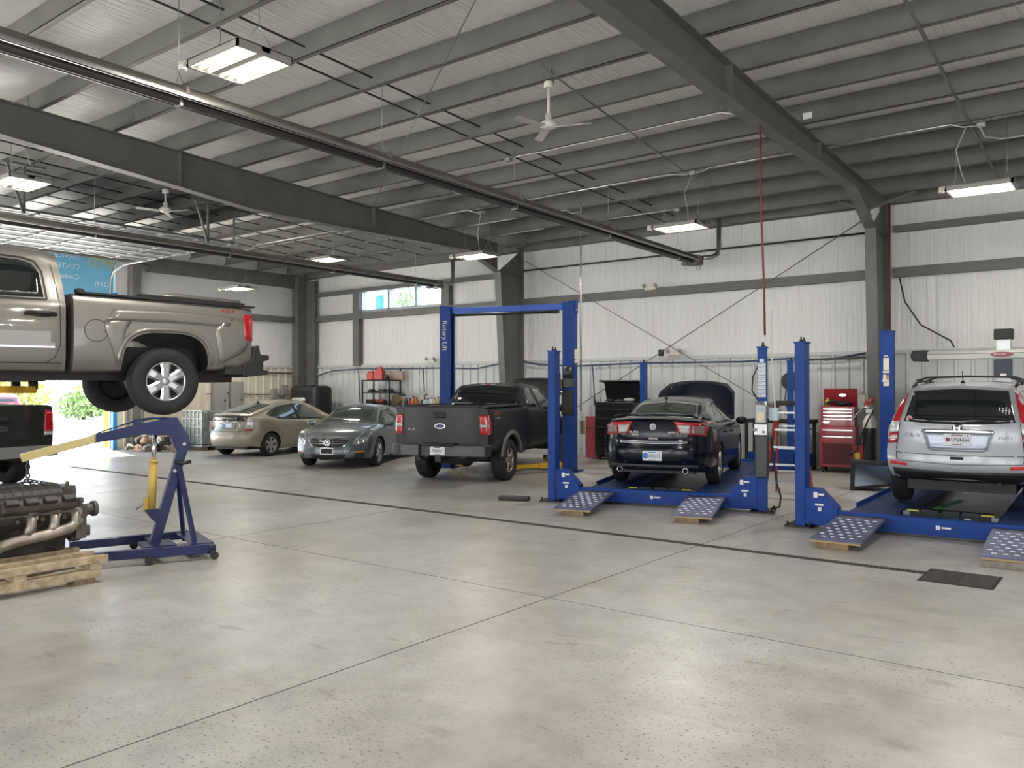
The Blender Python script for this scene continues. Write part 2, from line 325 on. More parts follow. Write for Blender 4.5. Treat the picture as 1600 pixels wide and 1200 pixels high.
# sag straps: pairs of thin rods running under and over the purlins at mid bay
ROD = mat('strap_steel', (.03, .03, .03), .5, .4)
def strap(xa, ya, xb, yb, up=.06): return struct(MB().bar((xa, ya, zb(ya) + up), (xb, yb, zb(yb) + up), .022, .022).build('roof_beam', ROD))
for dx in (0, .26): strap(-9.2 + dx, -1, -9.2 + dx, 17.9, .05 + .12 * (dx > 0))
for x in (-20.7, -20.4, -18.9, -18.6, -17.2, -16.9, -15.8): strap(x, 0, x, 17.9, .04 if x in (-20.7, -18.9, -17.2) else .18)
struct(MB().bar((-1.95, -2, zb(-2) - .02), (-2.2, 18.3, zb(18.3) - .02), .035, .035).build('roof_beam', GREYST))
# ================================================================ vehicles: tools
def crv(pts):
    """monotone cubic through control points"""
    P = sorted(pts); x = np.array([p[0] for p in P], float); y = np.array([p[1] for p in P], float)
    h = np.diff(x); d = np.diff(y) / h; m = np.zeros(len(x)); m[0], m[-1] = d[0], d[-1]
    for k in range(1, len(x) - 1):
        if d[k - 1] * d[k] > 0: w1, w2 = 2 * h[k] + h[k - 1], h[k] + 2 * h[k - 1]; m[k] = (w1 + w2) / (w1 / d[k - 1] + w2 / d[k])
    def f(t):
        t = min(max(t, x[0]), x[-1]); k = min(max(int(np.searchsorted(x, t) - 1), 0), len(h) - 1); s = (t - x[k]) / h[k]
        return float(y[k] * (1 + 2 * s) * (1 - s) ** 2 + h[k] * m[k] * s * (1 - s) ** 2 + y[k + 1] * s * s * (3 - 2 * s) + h[k] * m[k + 1] * s * s * (s - 1))
    return f
def boolean(o, cut):
    m = o.modifiers.new('cut', 'BOOLEAN'); m.operation = 'DIFFERENCE'; m.object = cut; m.solver = 'EXACT'
    dg = bpy.context.evaluated_depsgraph_get(); me = bpy.data.meshes.new_from_object(o.evaluated_get(dg)); o.modifiers.remove(m)
    old = o.data; o.data = me; bpy.data.meshes.remove(old); cm = cut.data; bpy.data.objects.remove(cut); bpy.data.meshes.remove(cm)
class Shell:
    """a lofted vehicle body; x forward, y to its own left side, z up, origin on the ground midway between the axles"""
    def __init__(s, name, parent, pm, S, cav=None):
        s.S = S; s.parent = parent; xr, xf = S['x']
        top, belt, sill, wid, rw = [crv(S[k]) for k in ('top', 'belt', 'sill', 'w', 'rw')]
        rear = crv(S.get('rear', [(0, 0), (2, 0)])); front = crv(S.get('front', [(0, 0), (2, 0)])); lr, lf = S.get('lr', .6), S.get('lf', .6); cr, cf = S.get('cr', .12), S.get('cf', .18)
        st = set(np.linspace(xr, xf, 58).tolist()) | {xr + .03, xr + .08, xf - .03, xf - .08} | {p[0] for p in S['top']}
        st = sorted(v for v in st if xr <= v <= xf); xs = [st[0]]
        for v in st[1:]:
            if v - xs[-1] > .02 or v == xf: xs.append(v)
        bulge = S.get('bulge', .025); vs = []; cols = []
        fr = (0, .25, .5, .75, 1)
        def pt(x, y, z):
            w = max(wid(x), .1); kr = max(0., (xr + lr - x) / lr) ** 1.3; kf = max(0., (x - xf + lf) / lf) ** 1.3; e = min(1.2, abs(y) / w)
            return (x + kr * (rear(z) + cr * e ** 4) + kf * (front(z) - cf * e ** 3), y, z)
        def section(x):
            z0, b, t, w, r = sill(x), belt(x), top(x), wid(x), rw(x); t = max(t, b + .02); r = min(r, w * .93)
            P = [(w * .84 * f, z0) for f in fr] + [(w * .925, z0 + .02), (w * .96, z0 + .08)]
            for u in (.22, .36, .5, .64, .78, .9): P.append((w * (1 - bulge * ((u - .55) / .45) ** 2), z0 + u * (b - z0)))
            P += [(w * .972, b - .018), (w * .955, b)]
            h = t - b; cn = min(.035, h * .3); rr = min(S.get('rr', .10), h * .42)
            for u in (.18, .4, .62, .82, 1): P.append((w * .95 + (r - w * .95) * u + .02 * math.sin(math.pi * u) * min(1, h / .3), b + (h - rr - cn) * u))
            cx = r - rr * 1.3
            for a in (25, 50, 72, 90): P.append((cx + rr * 1.3 * math.cos(R(a)), b + h - rr - cn + rr * math.sin(R(a))))
            for f in (.75, .5, .25, 0): P.append((cx * f, t - cn * f * f))
            return P
        K = None; grid = []
        for x in xs:
            P = section(x); K = len(P); grid.append([pt(x, y, z) for y, z in P] + [pt(x, -y, z) for y, z in P])
        V = []; ix = {}
        for i, row in enumerate(grid): V += row
        F = []; n2 = 2 * K
        for i in range(len(xs) - 1):
            for j in range(K - 1):
                for o, fl in ((0, 0), (K, 1)):
                    a, b_, c, d = i * n2 + o + j, (i + 1) * n2 + o + j, (i + 1) * n2 + o + j + 1, i * n2 + o + j + 1
                    F.append((a, b_, c, d) if fl else (a, d, c, b_))
        for i, x in ((0, xr), (len(xs) - 1, xf)):                     # end caps
            P = section(x); rows = []
            for j in range(4, K):
                y, z = P[j]; row = []
                for f in (-1, -.75, -.5, -.25, 0, .25, .5, .75, 1):
                    if abs(f) == 1: row.append(i * n2 + (j if f > 0 else K + j))
                    elif j == 4: row.append(i * n2 + (int(abs(f) * 4) if f >= 0 else K + int(abs(f) * 4)))
                    else: V.append(pt(x, y * f, z)); row.append(len(V) - 1)
                rows.append(row)
            for a, b_ in zip(rows, rows[1:]): F += [(a[k], a[k + 1], b_[k + 1], b_[k]) for k in range(8)]
        me = bpy.data.meshes.new(name); me.from_pydata(V, [], F); me.materials.append(pm); me.materials.append(BLACK)
        bm = bmesh.new(); bm.from_mesh(me); bmesh.ops.remove_doubles(bm, verts=bm.verts, dist=.0008); bmesh.ops.dissolve_degenerate(bm, dist=.0005, edges=bm.edges); bmesh.ops.recalc_face_normals(bm, faces=bm.faces)
        zs = min(p[1] for p in S['sill'])
        for f in bm.faces: f.material_index = 1 if f.normal.z < -.8 and f.calc_center_median().z < zs + .12 else 0
        bm.to_mesh(me); bm.free()
        o = bpy.data.objects.new(name, me); C.objects.link(o); o.parent = parent; s.o = o
        # wheel openings (superellipse) and cavities
        cut = MB()
        for (wx, wz, ra, ex, dep) in S.get('arch', []):
            poly = []
            for k in range(36):
                t = 2 * math.pi * k / 36; c, s_ = math.cos(t), math.sin(t)
                poly.append((wx + ra * math.copysign(abs(c) ** (2 / ex), c), wz + ra * math.copysign(abs(s_) ** (2 / ex), s_)))
            for sg in (1, -1): cut.prism(poly, sg * (wid(wx) - dep), sg * (wid(wx) + .3))
        if cut.v:
            cut.mi = 1; cut.m = [1] * len(cut.f); boolean(o, cut.build('cutter', [pm, BLACK], parent))
        for a, b_, mi in cav or []:
            cut = MB().bb(a, b_); cut.m = [mi] * len(cut.f); boolean(o, cut.build('cutter', [pm, BLACK], parent))
        me = o.data; me.polygons.foreach_set('use_smooth', [True] * len(me.polygons))
        me.set_sharp_from_angle(angle=R(S.get('sharp', 38)))
        bm = bmesh.new(); bm.from_mesh(o.data); bmesh.ops.triangulate(bm, faces=bm.faces); s.bvh = BVHTree.FromBMesh(bm); bm.free()
    def hit(s, a, b_, view, tilt=0):
        big = 6.
        if view == 'L': o, d = (a, big, b_), (0, -1, 0)
        elif view == 'R': o, d = (a, -big, b_), (0, 1, 0)
        elif view == 'B': o, d = (-big, a, b_), (1, 0, 0)
        elif view == 'F': o, d = (big, a, b_), (-1, 0, 0)
        else: o, d = (a, b_, big), (0, 0, -1)
        p, n, i, di = s.bvh.ray_cast(Vector(o), Vector(d))
        if p is None: p, n, i, di = s.bvh.find_nearest(Vector(o) + Vector(d) * (big - (.8 if view in 'LR' else 2.2)))
        return p, Vector(d)
    def patch(s, name, bot, top, view, mt, n=14, m=5, off=.004, th=.006, parent=None, smooth=True):
        """a panel (pane, lamp, plate, trim) that follows the body between two edge lines given in side, rear, front or plan view"""
        def res(pl, t):
            L = [0.]
            for p, q in zip(pl, pl[1:]): L.append(L[-1] + math.hypot(q[0] - p[0], q[1] - p[1]))
            d = t * L[-1]
            for k in range(len(pl) - 1):
                if d <= L[k + 1] + 1e-9: u = (d - L[k]) / max(1e-9, L[k + 1] - L[k]); return tuple(pl[k][c] + (pl[k + 1][c] - pl[k][c]) * u for c in (0, 1))
            return pl[-1]
        ob = []; ib = []
        for j in range(m + 1):
            for i in range(n + 1):
                a, b_ = res(bot, i / n), res(top, i / n); v = j / m
                p, d = s.hit(a[0] + (b_[0] - a[0]) * v, a[1] + (b_[1] - a[1]) * v, view)
                ob.append(p - d * off); ib.append(p - d * (off - th))
        N = (n + 1) * (m + 1); W_ = n + 1; mb = MB()
        fs = [(j * W_ + i, j * W_ + i + 1, (j + 1) * W_ + i + 1, (j + 1) * W_ + i) for j in range(m) for i in range(n)]
        mb.add(ob, fs, smooth)
        rim = [i for i in range(W_)] + [j * W_ + n for j in range(1, m + 1)] + [m * W_ + i for i in range(n - 1, -1, -1)] + [j * W_ for j in range(m - 1, 0, -1)]
        mb.add([ob[k] for k in rim] + [ib[k] for k in rim], [(k, (k + 1) % len(rim), len(rim) + (k + 1) % len(rim), len(rim) + k) for k in range(len(rim))])
        o = mb.build(name, mt, parent or s.parent); return o
    def both(s, name, bot, top, mt, **k):
        return [s.patch(name, bot, top, v, mt, **k) for v in 'LR']
    def pair(s, name, bot, top, view, mt, **k):
        """rear or front view panel and its mirror twin"""
        return [s.patch(name, bot, top, view, mt, **k), s.patch(name, [(-a, b_) for a, b_ in bot], [(-a, b_) for a, b_ in top], view, mt, **k)]
    def line(s, name, pts, view, mt=None, w=.007, off=.0022, n=None):
        """door and lid gaps: a narrow dark strip following the body; all lines of one call are one part"""
        mb = MB()
        for pl in pts:
            P = []
            for p, q in zip(pl, pl[1:]):
                k = max(2, int(math.hypot(q[0] - p[0], q[1] - p[1]) / .06))
                P += [(p[0] + (q[0] - p[0]) * i / k, p[1] + (q[1] - p[1]) * i / k) for i in range(k)]
            P.append(pl[-1]); vs = []
            for i, p in enumerate(P):
                q0, q1 = P[max(0, i - 1)], P[min(len(P) - 1, i + 1)]; dx, dz = q1[0] - q0[0], q1[1] - q0[1]; L = math.hypot(dx, dz) or 1; nx, nz = -dz / L * w / 2, dx / L * w / 2
                for sg in (-1, 1): h, d = s.hit(p[0] + sg * nx, p[1] + sg * nz, view); vs.append(h - d * off)
            mb.add(vs, [(2 * i, 2 * i + 1, 2 * i + 3, 2 * i + 2) for i in range(len(P) - 1)])
        return mb.build(name, mt or BLACK, s.parent)
    def lettering(s, name, str_, size, at, view, mt, sx=1., off=.004, parent=None):
        p, d = s.hit(at[0], at[1], view)
        rot = {'B': (90, 0, -90), 'F': (90, 0, 90), 'L': (90, 0, 180), 'R': (90, 0, 0)}[view]
        o = text(name, str_, size, mt, parent or s.parent, (0, 0, 0), (0, 0, 0), sx=sx, depth=.005)
        M = Matrix.Translation(p) @ Matrix([Matrix.Rotation(R(rot[2]), 3, 'Z') @ Matrix.Rotation(R(90), 3, 'X')][0]).to_4x4(); o.data.transform(M)
        for v in o.data.vertices:                                      # wrap the letters on to the panel
            a, b_ = (v.co.y, v.co.z) if view in 'BF' else (v.co.x, v.co.z)
            h, d = s.hit(a, b_, view); k = (v.co - p).dot(d); v.co = h - d * (off - k)
        return o
    def badge(s, name, at, view, rx, rz, mt, off=.0, th=.012, parent=None):
        p, d = s.hit(at[0], at[1], view); mb = MB(); n = 28
        q = [(rx * math.cos(2 * math.pi * k / n), rz * math.sin(2 * math.pi * k / n)) for k in range(n)]
        if view in 'BF': mb.prism(q, p.x - d.x * off, p.x - d.x * (off + th), 'x'); mb.v = [(v[0], v[1] + p.y, v[2] + p.z) for v in mb.v]
        else: mb.prism(q, p.y - d.y * off, p.y - d.y * (off + th), 'y'); mb.v = [(v[0] + p.x, v[1], v[2] + p.z) for v in mb.v]
        return mb.build(name, mt, parent or s.parent, bevel=min(.003, th / 3))
def wheel(parent, x, y, side, Rr, wd, rim, style='five', rm=None, z=None):
    """tyre with the rim as its own piece; side +1 left, -1 right"""
    z = Rr if z is None else z; rm = rm or ALLOY; y0 = y; h = wd / 2
    t = MB(); prof = [(rim, -h * .80), (rim + .02, -h * .95), (rim + (Rr - rim) * .5, -h), (Rr - .03, -h * .93), (Rr - .006, -h * .78), (Rr, -h * .4), (Rr, h * .4), (Rr - .006, h * .78), (Rr - .03, h * .93), (rim + (Rr - rim) * .5, h), (rim + .02, h * .95), (rim, h * .80), (rim - .015, 0), (rim, -h * .8)]
    t.lathe(prof, (x, y0, z), 'y', 40)
    for g in (-.45, -.15, .15, .45):
        t.lathe([(Rr + .001, h * g - .004), (Rr + .004, h * g - .003), (Rr + .004, h * g + .003), (Rr + .001, h * g + .004)], (x, y0, z), 'y', 40)
    o = t.build('wheel', RUBBER, parent)
    face = y0 + side * h * .72; m = MB()
    sg = side
    m.lathe([(rim + .004, face - sg * .005), (rim + .006, face + sg * .012), (rim - .012, face + sg * .010), (rim - .02, face - sg * .02), (rim - .03, face - sg * .10)], (x, 0, z), 'y', 40)
    m.mi = 1; m.lathe([(0.001, face - sg * .075), (rim - .02, face - sg * .07)], (x, 0, z), 'y', 32); m.mi = 0
    m.lathe([(0.0005, face + sg * .004), (rim * .16, face + sg * .003), (rim * .24, face - sg * .008), (rim * .25, face - sg * .04)], (x, 0, z), 'y', 24)
    ns = {'five': 5, 'six': 6, 'seven': 7, 'ten': 10, 'cover': 6}[style]; wi, wo = {'five': (.20, .26), 'six': (.22, .29), 'seven': (.13, .15), 'ten': (.10, .11), 'cover': (.20, .27)}[style]
    for k in range(ns):
        a = 2 * math.pi * (k + .5) / ns; u = Vector((math.cos(a), 0, math.sin(a))); v = Vector((-math.sin(a), 0, math.cos(a))); c = Vector((x, 0, z)); yv = Vector((0, 1, 0))
        P = []
        for r, w, d in ((rim * .18, wi, -.005), (rim * .6, (wi + wo) / 2 * .9, .002), (rim * .96, wo, -.004)):
            P += [c + u * r - v * rim * w + yv * (face + sg * (d - .006)), c + u * r - v * rim * w * .55 + yv * (face + sg * (d + .010)), c + u * r + v * rim * w * .55 + yv * (face + sg * (d + .010)), c + u * r + v * rim * w + yv * (face + sg * (d - .006)), c + u * r + yv * (face - sg * .04)]
        m.add(P, [(b + k2, b + (k2 + 1) % 5, b + 5 + (k2 + 1) % 5, b + 5 + k2) for b in (0, 5) for k2 in range(5)])
        if style in ('six', 'five'):
            a2 = 2 * math.pi * k / ns; q = c + Vector((math.cos(a2), 0, math.sin(a2))) * rim * .30; m.mi = 2 if style == 'six' else 0
            m.cyl(q + yv * (face - sg * .06), q + yv * (face + sg * .006), rim * .045, 8); m.mi = 0
    m.build('rim', [rm, BLACK, CHROME], o)
    return o
def plate(sh, at, view, chars, col=INK, parent=None, off=.008, emblem=None, extra=True):
    """licence plate with its characters"""
    p, d = sh.hit(at[0], at[1], view); sg = -1 if view == 'B' else 1
    o = MB().box((p.x + sg * off, at[0], at[1]), (.008, .305, .153)).build('licence_plate', PLATEW, parent or sh.parent, bevel=.003)
    rot = (90, 0, -90) if view == 'B' else (90, 0, 90); X = p.x + sg * (off + .006)
    if chars: text('plate_lettering', chars, .082, col, o, (X, at[0] + sg * (.0 if not emblem else .035), at[1] - .003), rot, sx=.72)
    mb = MB()
    if extra:
        for c_, d_ in (((X, at[0], at[1] + .058), (.003, .13, .012)), ((X, at[0], at[1] - .058), (.003, .11, .008)), ((X, at[0] + sg * .12, at[1] + .055), (.003, .02, .016))): MB().box(c_, d_).build('plate_marking', INK if not emblem else emblem[1], o)
    if emblem: 
        q = [(math.cos(2 * math.pi * k / 20) * emblem[0], math.sin(2 * math.pi * k / 20) * emblem[0] * emblem[2]) for k in range(20)]
        e = MB().prism([(a + at[0] - sg * .105, b + at[1]) for a, b in q], X - .001, X + sg * .002, 'x'); e.build('plate_emblem', emblem[1], o)
    return o
def mirror_pod(sh, x, z, w, mt, scale=1.):
    for sg, v in ((1, 'L'), (-1, 'R')):
        p, d = sh.hit(x, z, v); y = p.y; b = MB()
        b.ball((x + .02, y + sg * .13 * scale, z + .05), .1 * scale, 12, (.75, 1.05, .72)); b.bar((x, y - sg * .01, z), (x + .02, y + sg * .08, z + .03), .05, .04)
        b.build('side_mirror', mt, sh.parent)
def handles(sh, pts, mt, w=.17):
    for sg, v in ((1, 'L'), (-1, 'R')):
        for x, z in pts:
            p, d = sh.hit(x, z, v)
            MB().tube([(x - w / 2, p.y - sg * .005, z), (x - w / 3, p.y + sg * .028, z), (x + w / 3, p.y + sg * .028, z), (x + w / 2, p.y - sg * .005, z)], .013, 8).build('door_handle', mt, sh.parent)
def car_root(name, label, cat, x, y, th, z=0., group=None): return thing(name, label, cat, (x, y, z), R(th), group)
def seats(parent, mt, xs, z, ys=(-.36, .36)):
    for x in xs:
        for y in ys: MB().box((x, y, z), (.14, .46, .55), (0, -.2, 0), (.9, .85)).box((x - .08, y, z + .36), (.09, .26, .18)).build('seat', mt, parent)
# ---------------------------------------------------------------- silver crossover on the alignment lift
def crossover():
    t = car_root('car', 'silver compact crossover with roof rails on the blue ramp lift beside the alignment beam', 'car', -1.99, 13.89, 92.1, .215)
    P = paint('silver_paint', (.40, .42, .45))
    S = dict(x=(-2.24, 2.25), top=[(-2.24, 1.60), (-1.6, 1.655), (-.6, 1.68), (.3, 1.66), (.75, 1.54), (1.25, 1.14), (1.7, 1.02), (2.1, .92), (2.25, .8)],
        belt=[(-2.24, 1.09), (.6, 1.0), (1.3, .98), (2.25, .76)], sill=[(-2.24, .40), (-1.9, .34), (-1.3, .26), (1.4, .24), (2.25, .26)],
        w=[(-2.24, .845), (-1.95, .885), (-1.3, .91), (1.3, .91), (1.9, .87), (2.25, .74)], rw=[(-2.24, .64), (-.5, .66), (.6, .64), (1.3, .76), (2.25, .6)],
        rear=[(.40, .10), (.50, .02), (.58, 0), (.73, .0), (.78, .045), (1.0, .055), (1.10, .07), (1.35, .20), (1.55, .33), (1.68, .42)], lr=1.0, cr=.15, front=[(.25, -.1), (.5, 0), (.7, -.03), (.9, -.12)], lf=.5, cf=.28,
        arch=[(-1.31, .35, .395, 2.2, .30), (1.31, .35, .395, 2.2, .30)])
    s = Shell('body', t, P, S)
    for x in (-1.31, 1.31):
        for sg in (1, -1): wheel(t, x, sg * .785, sg, .345, .225, .215, 'seven')
    s.patch('rear_window', [(.63, 1.14), (.3, 1.115), (0, 1.11), (-.3, 1.115), (-.63, 1.14)], [(.54, 1.535), (0, 1.565), (-.54, 1.535)], 'B', GLASS, 18, 8)
    # tall red lamps up the pillars, clear and red clusters below
    s.pair('tail_lamp', [(.835, 1.03), (.70, 1.05)], [(.655, 1.575), (.60, 1.565)], 'B', REDL, n=4, m=12, off=.012, th=.03)
    s.pair('reversing_lamp', [(.86, .97), (.70, .99)], [(.845, 1.12), (.685, 1.14)], 'B', CLEARL, n=5, m=5, off=.016, th=.03)
    s.pair('brake_lamp', [(.87, .835), (.715, .855)], [(.86, .97), (.70, .99)], 'B', REDL, n=5, m=4, off=.016, th=.03)
    s.pair('turn_lamp', [(.868, .885), (.71, .905)], [(.866, .925), (.706, .945)], 'B', CLEARL, n=5, m=2, off=.019, th=.01)
    s.line('hatch_gap', [[(.68, 1.12), (.70, .98), (.72, .80), (.72, .66), (.70, .625), (0, .60), (-.70, .625), (-.72, .66), (-.72, .80), (-.70, .98), (-.68, 1.12)], [(.72, .73), (0, .715), (-.72, .73)]], 'B', w=.009)
    # number plate recess, chrome bar and emblem
    s.patch('plate_recess', [(.33, .80), (0, .79), (-.33, .80)], [(.39, 1.0), (-.39, 1.0)], 'B', paint('silver_recess', (.42, .47, .55)), off=.003)
    s.line('recess_edge', [[(.40, 1.02), (.335, .80), (.28, .775), (-.28, .775), (-.335, .80), (-.40, 1.02)]], 'B', mat('recess_grey', (.22, .24, .27), .4, .5), w=.022, off=.006)  # grey strip, darker than the panel, outlining the plate recess
    s.patch('chrome_garnish', [(.41, 1.0), (0, 1.0), (-.41, 1.0)], [(.40, 1.045), (0, 1.05), (-.40, 1.045)], 'B', CHROME, m=3, off=.03, th=.04)
    e = s.badge('emblem', (0, 1.065), 'B', .058, .046, DARKST, .02)
    x = s.hit(0, 1.065, 'B')[0].x - .036
    MB().bar((x, .026, 1.035), (x, .032, 1.095), .012).bar((x, -.026, 1.035), (x, -.032, 1.095), .012).bar((x, -.026, 1.065), (x, .026, 1.065), .012).build('emblem_letter', CHROME, e)
    plate(s, (0, .915), 'B', 'UN4464', INK, off=.012, emblem=(.026, mat('maroon_ink', (.22, .02, .05), .5), 1.))
    BG_ = mat('badge_dark', (.12, .12, .125), .35, .6); s.lettering('badge_lettering', 'CR-V', .07, (.52, .955), 'B', BG_, 1.25); s.lettering('badge_lettering', '4WD', .055, (-.52, .945), 'B', BG_, 1.2)
    s.patch('hatch_grip', [(.075, .665), (-.075, .665)], [(.075, .70), (-.075, .70)], 'B', BLACK, 4, 2, off=.004)
    s.pair('reflector', [(.80, .575), (.58, .56)], [(.80, .615), (.58, .60)], 'B', mat('red_reflector', (.62, .03, .03), .3), n=5, m=2, off=.010, th=.02)
    s.patch('bumper_skirt', [(.82, .36), (0, .36), (-.82, .36)], [(.845, .53), (0, .505), (-.845, .53)], 'B', BLACK, 20, 4, off=.006)
    s.both('side_cladding', [(-1.9, .34), (-1.72, .30)], [(-1.9, .50), (-1.74, .50)], BLACK, n=3, m=3)
    # stickers on the rear glass
    s.badge('round_sticker', (.565, 1.175), 'B', .036, .036, mat('sticker_pink', (.6, .45, .48), .5), .006, .002); s.badge('round_sticker', (.565, 1.175), 'B', .022, .022, mat('sticker_red', (.45, .06, .10), .5), .008, .002)
    st = MB(); px = s.hit(-.5, 1.27, 'B')[0].x - .012
    for k, h in enumerate((.07, .062, .075, .055)):
        y = -.455 - k * .035; st.bar((px, y, 1.245), (px + h * .4, y, 1.245 + h), .008).bar((px + h * .25, y - .016, 1.245 + h * .62), (px + h * .25, y + .016, 1.245 + h * .62), .006).ball((px + h * .45, y, 1.25 + h), .009, 8)
    st.box((px - .004, -.505, 1.225), (.003, .06, .012)).build('family_sticker', STICKER, t)
    # wiper, side glass, rails, aerial
    wp = s.hit(.0, 1.12, 'B')[0]; MB().tube([(wp.x - .02, .02, 1.10), (wp.x + .0, -.10, 1.135), (wp.x + .015, -.42, 1.16)], .011, 6).build('rear_wiper', BLACK, t)
    s.both('side_window', [(-1.72, 1.20), (-1.2, 1.09), (.75, 1.05)], [(-1.62, 1.30), (-1.1, 1.50), (.05, 1.53), (.35, 1.42), (.75, 1.10)], GLASS, n=20, m=6)
    s.line('door_gap', [[(-.9, .45), (-.75, .9), (-.80, 1.4)], [(.1, .35), (.1, 1.5)], [(1.0, .4), (.95, .95)], [(-.9, .42), (1.0, .36)]], 'R'); s.line('door_gap', [[(-.9, .45), (-.75, .9), (-.80, 1.4)], [(.1, .35), (.1, 1.5)], [(1.0, .4), (.95, .95)]], 'L')
    s.patch('windscreen', [(1.22, .70), (1.22, -.70)], [(.45, .55), (.45, -.55)], 'T', GLASS, 14, 8)
    s.pair('head_lamp', [(.84, .72), (.45, .68)], [(.80, .88), (.48, .82)], 'F', CLEARL, n=8, m=4); s.patch('grille', [(.42, .60), (-.42, .60)], [(.42, .78), (-.42, .78)], 'F', BLACK)
    handles(s, [(-.62, .96), (.3, .95)], P); mirror_pod(s, .82, 1.03, .1, P)
    for sg in (1, -1):
        y = sg * .60; pts = []
        for x in np.linspace(-1.55, .25, 12): pts.append((x, y, s.hit(x, y, 'T')[0].z + (.0 if x in (-1.55,) else .045)))
        pts[0] = (-1.62, y, s.hit(-1.62, y, 'T')[0].z + .005); pts[-1] = (.32, y, s.hit(.3, y, 'T')[0].z)
        r = MB().tube(pts, .017, 8)
        for x in (-1.42, -.55, .15): z = s.hit(x, y, 'T')[0].z; r.box((x, y, z + .02), (.1, .035, .05), None, (.7, .8))
        r.build('roof_rail', BLACK, t)
    for x in (-1.2, -.35):
        z = s.hit(x, .58, 'T')[0].z + .075
        MB().tube([(x, .60, z - .02), (x, .5, z + .02), (x, 0, z + .035), (x, -.5, z + .02), (x, -.60, z - .02)], .014, 8).box((x, .6, z - .03), (.08, .05, .05)).box((x, -.6, z - .03), (.08, .05, .05)).build('roof_crossbar', BLACK, t)
    z = s.hit(-1.62, 0, 'T')[0].z; MB().box((-1.62, 0, z + .012), (.11, .05, .03), None, (.5, .6)).cyl((-1.62, 0, z + .02), (-1.70, 0, z + .155), .007, 8, .004).build('aerial', BLACK, t)
    MB().bb((-1.95, -.62, .235), (2.0, .62, .42)).cyl((-1.31, -.7, .33), (-1.31, .7, .33), .05, 10).cyl((-2.1, -.45, .36), (-1.6, -.45, .36), .03, 10).ball((-1.31, 0, .35), .14, 10).bb((-1.0, -.3, .27), (1.6, .3, .34)).build('underbody', BLACK, t)  # underside box kept wide, low and black, standing in for shade beneath the car
crossover()
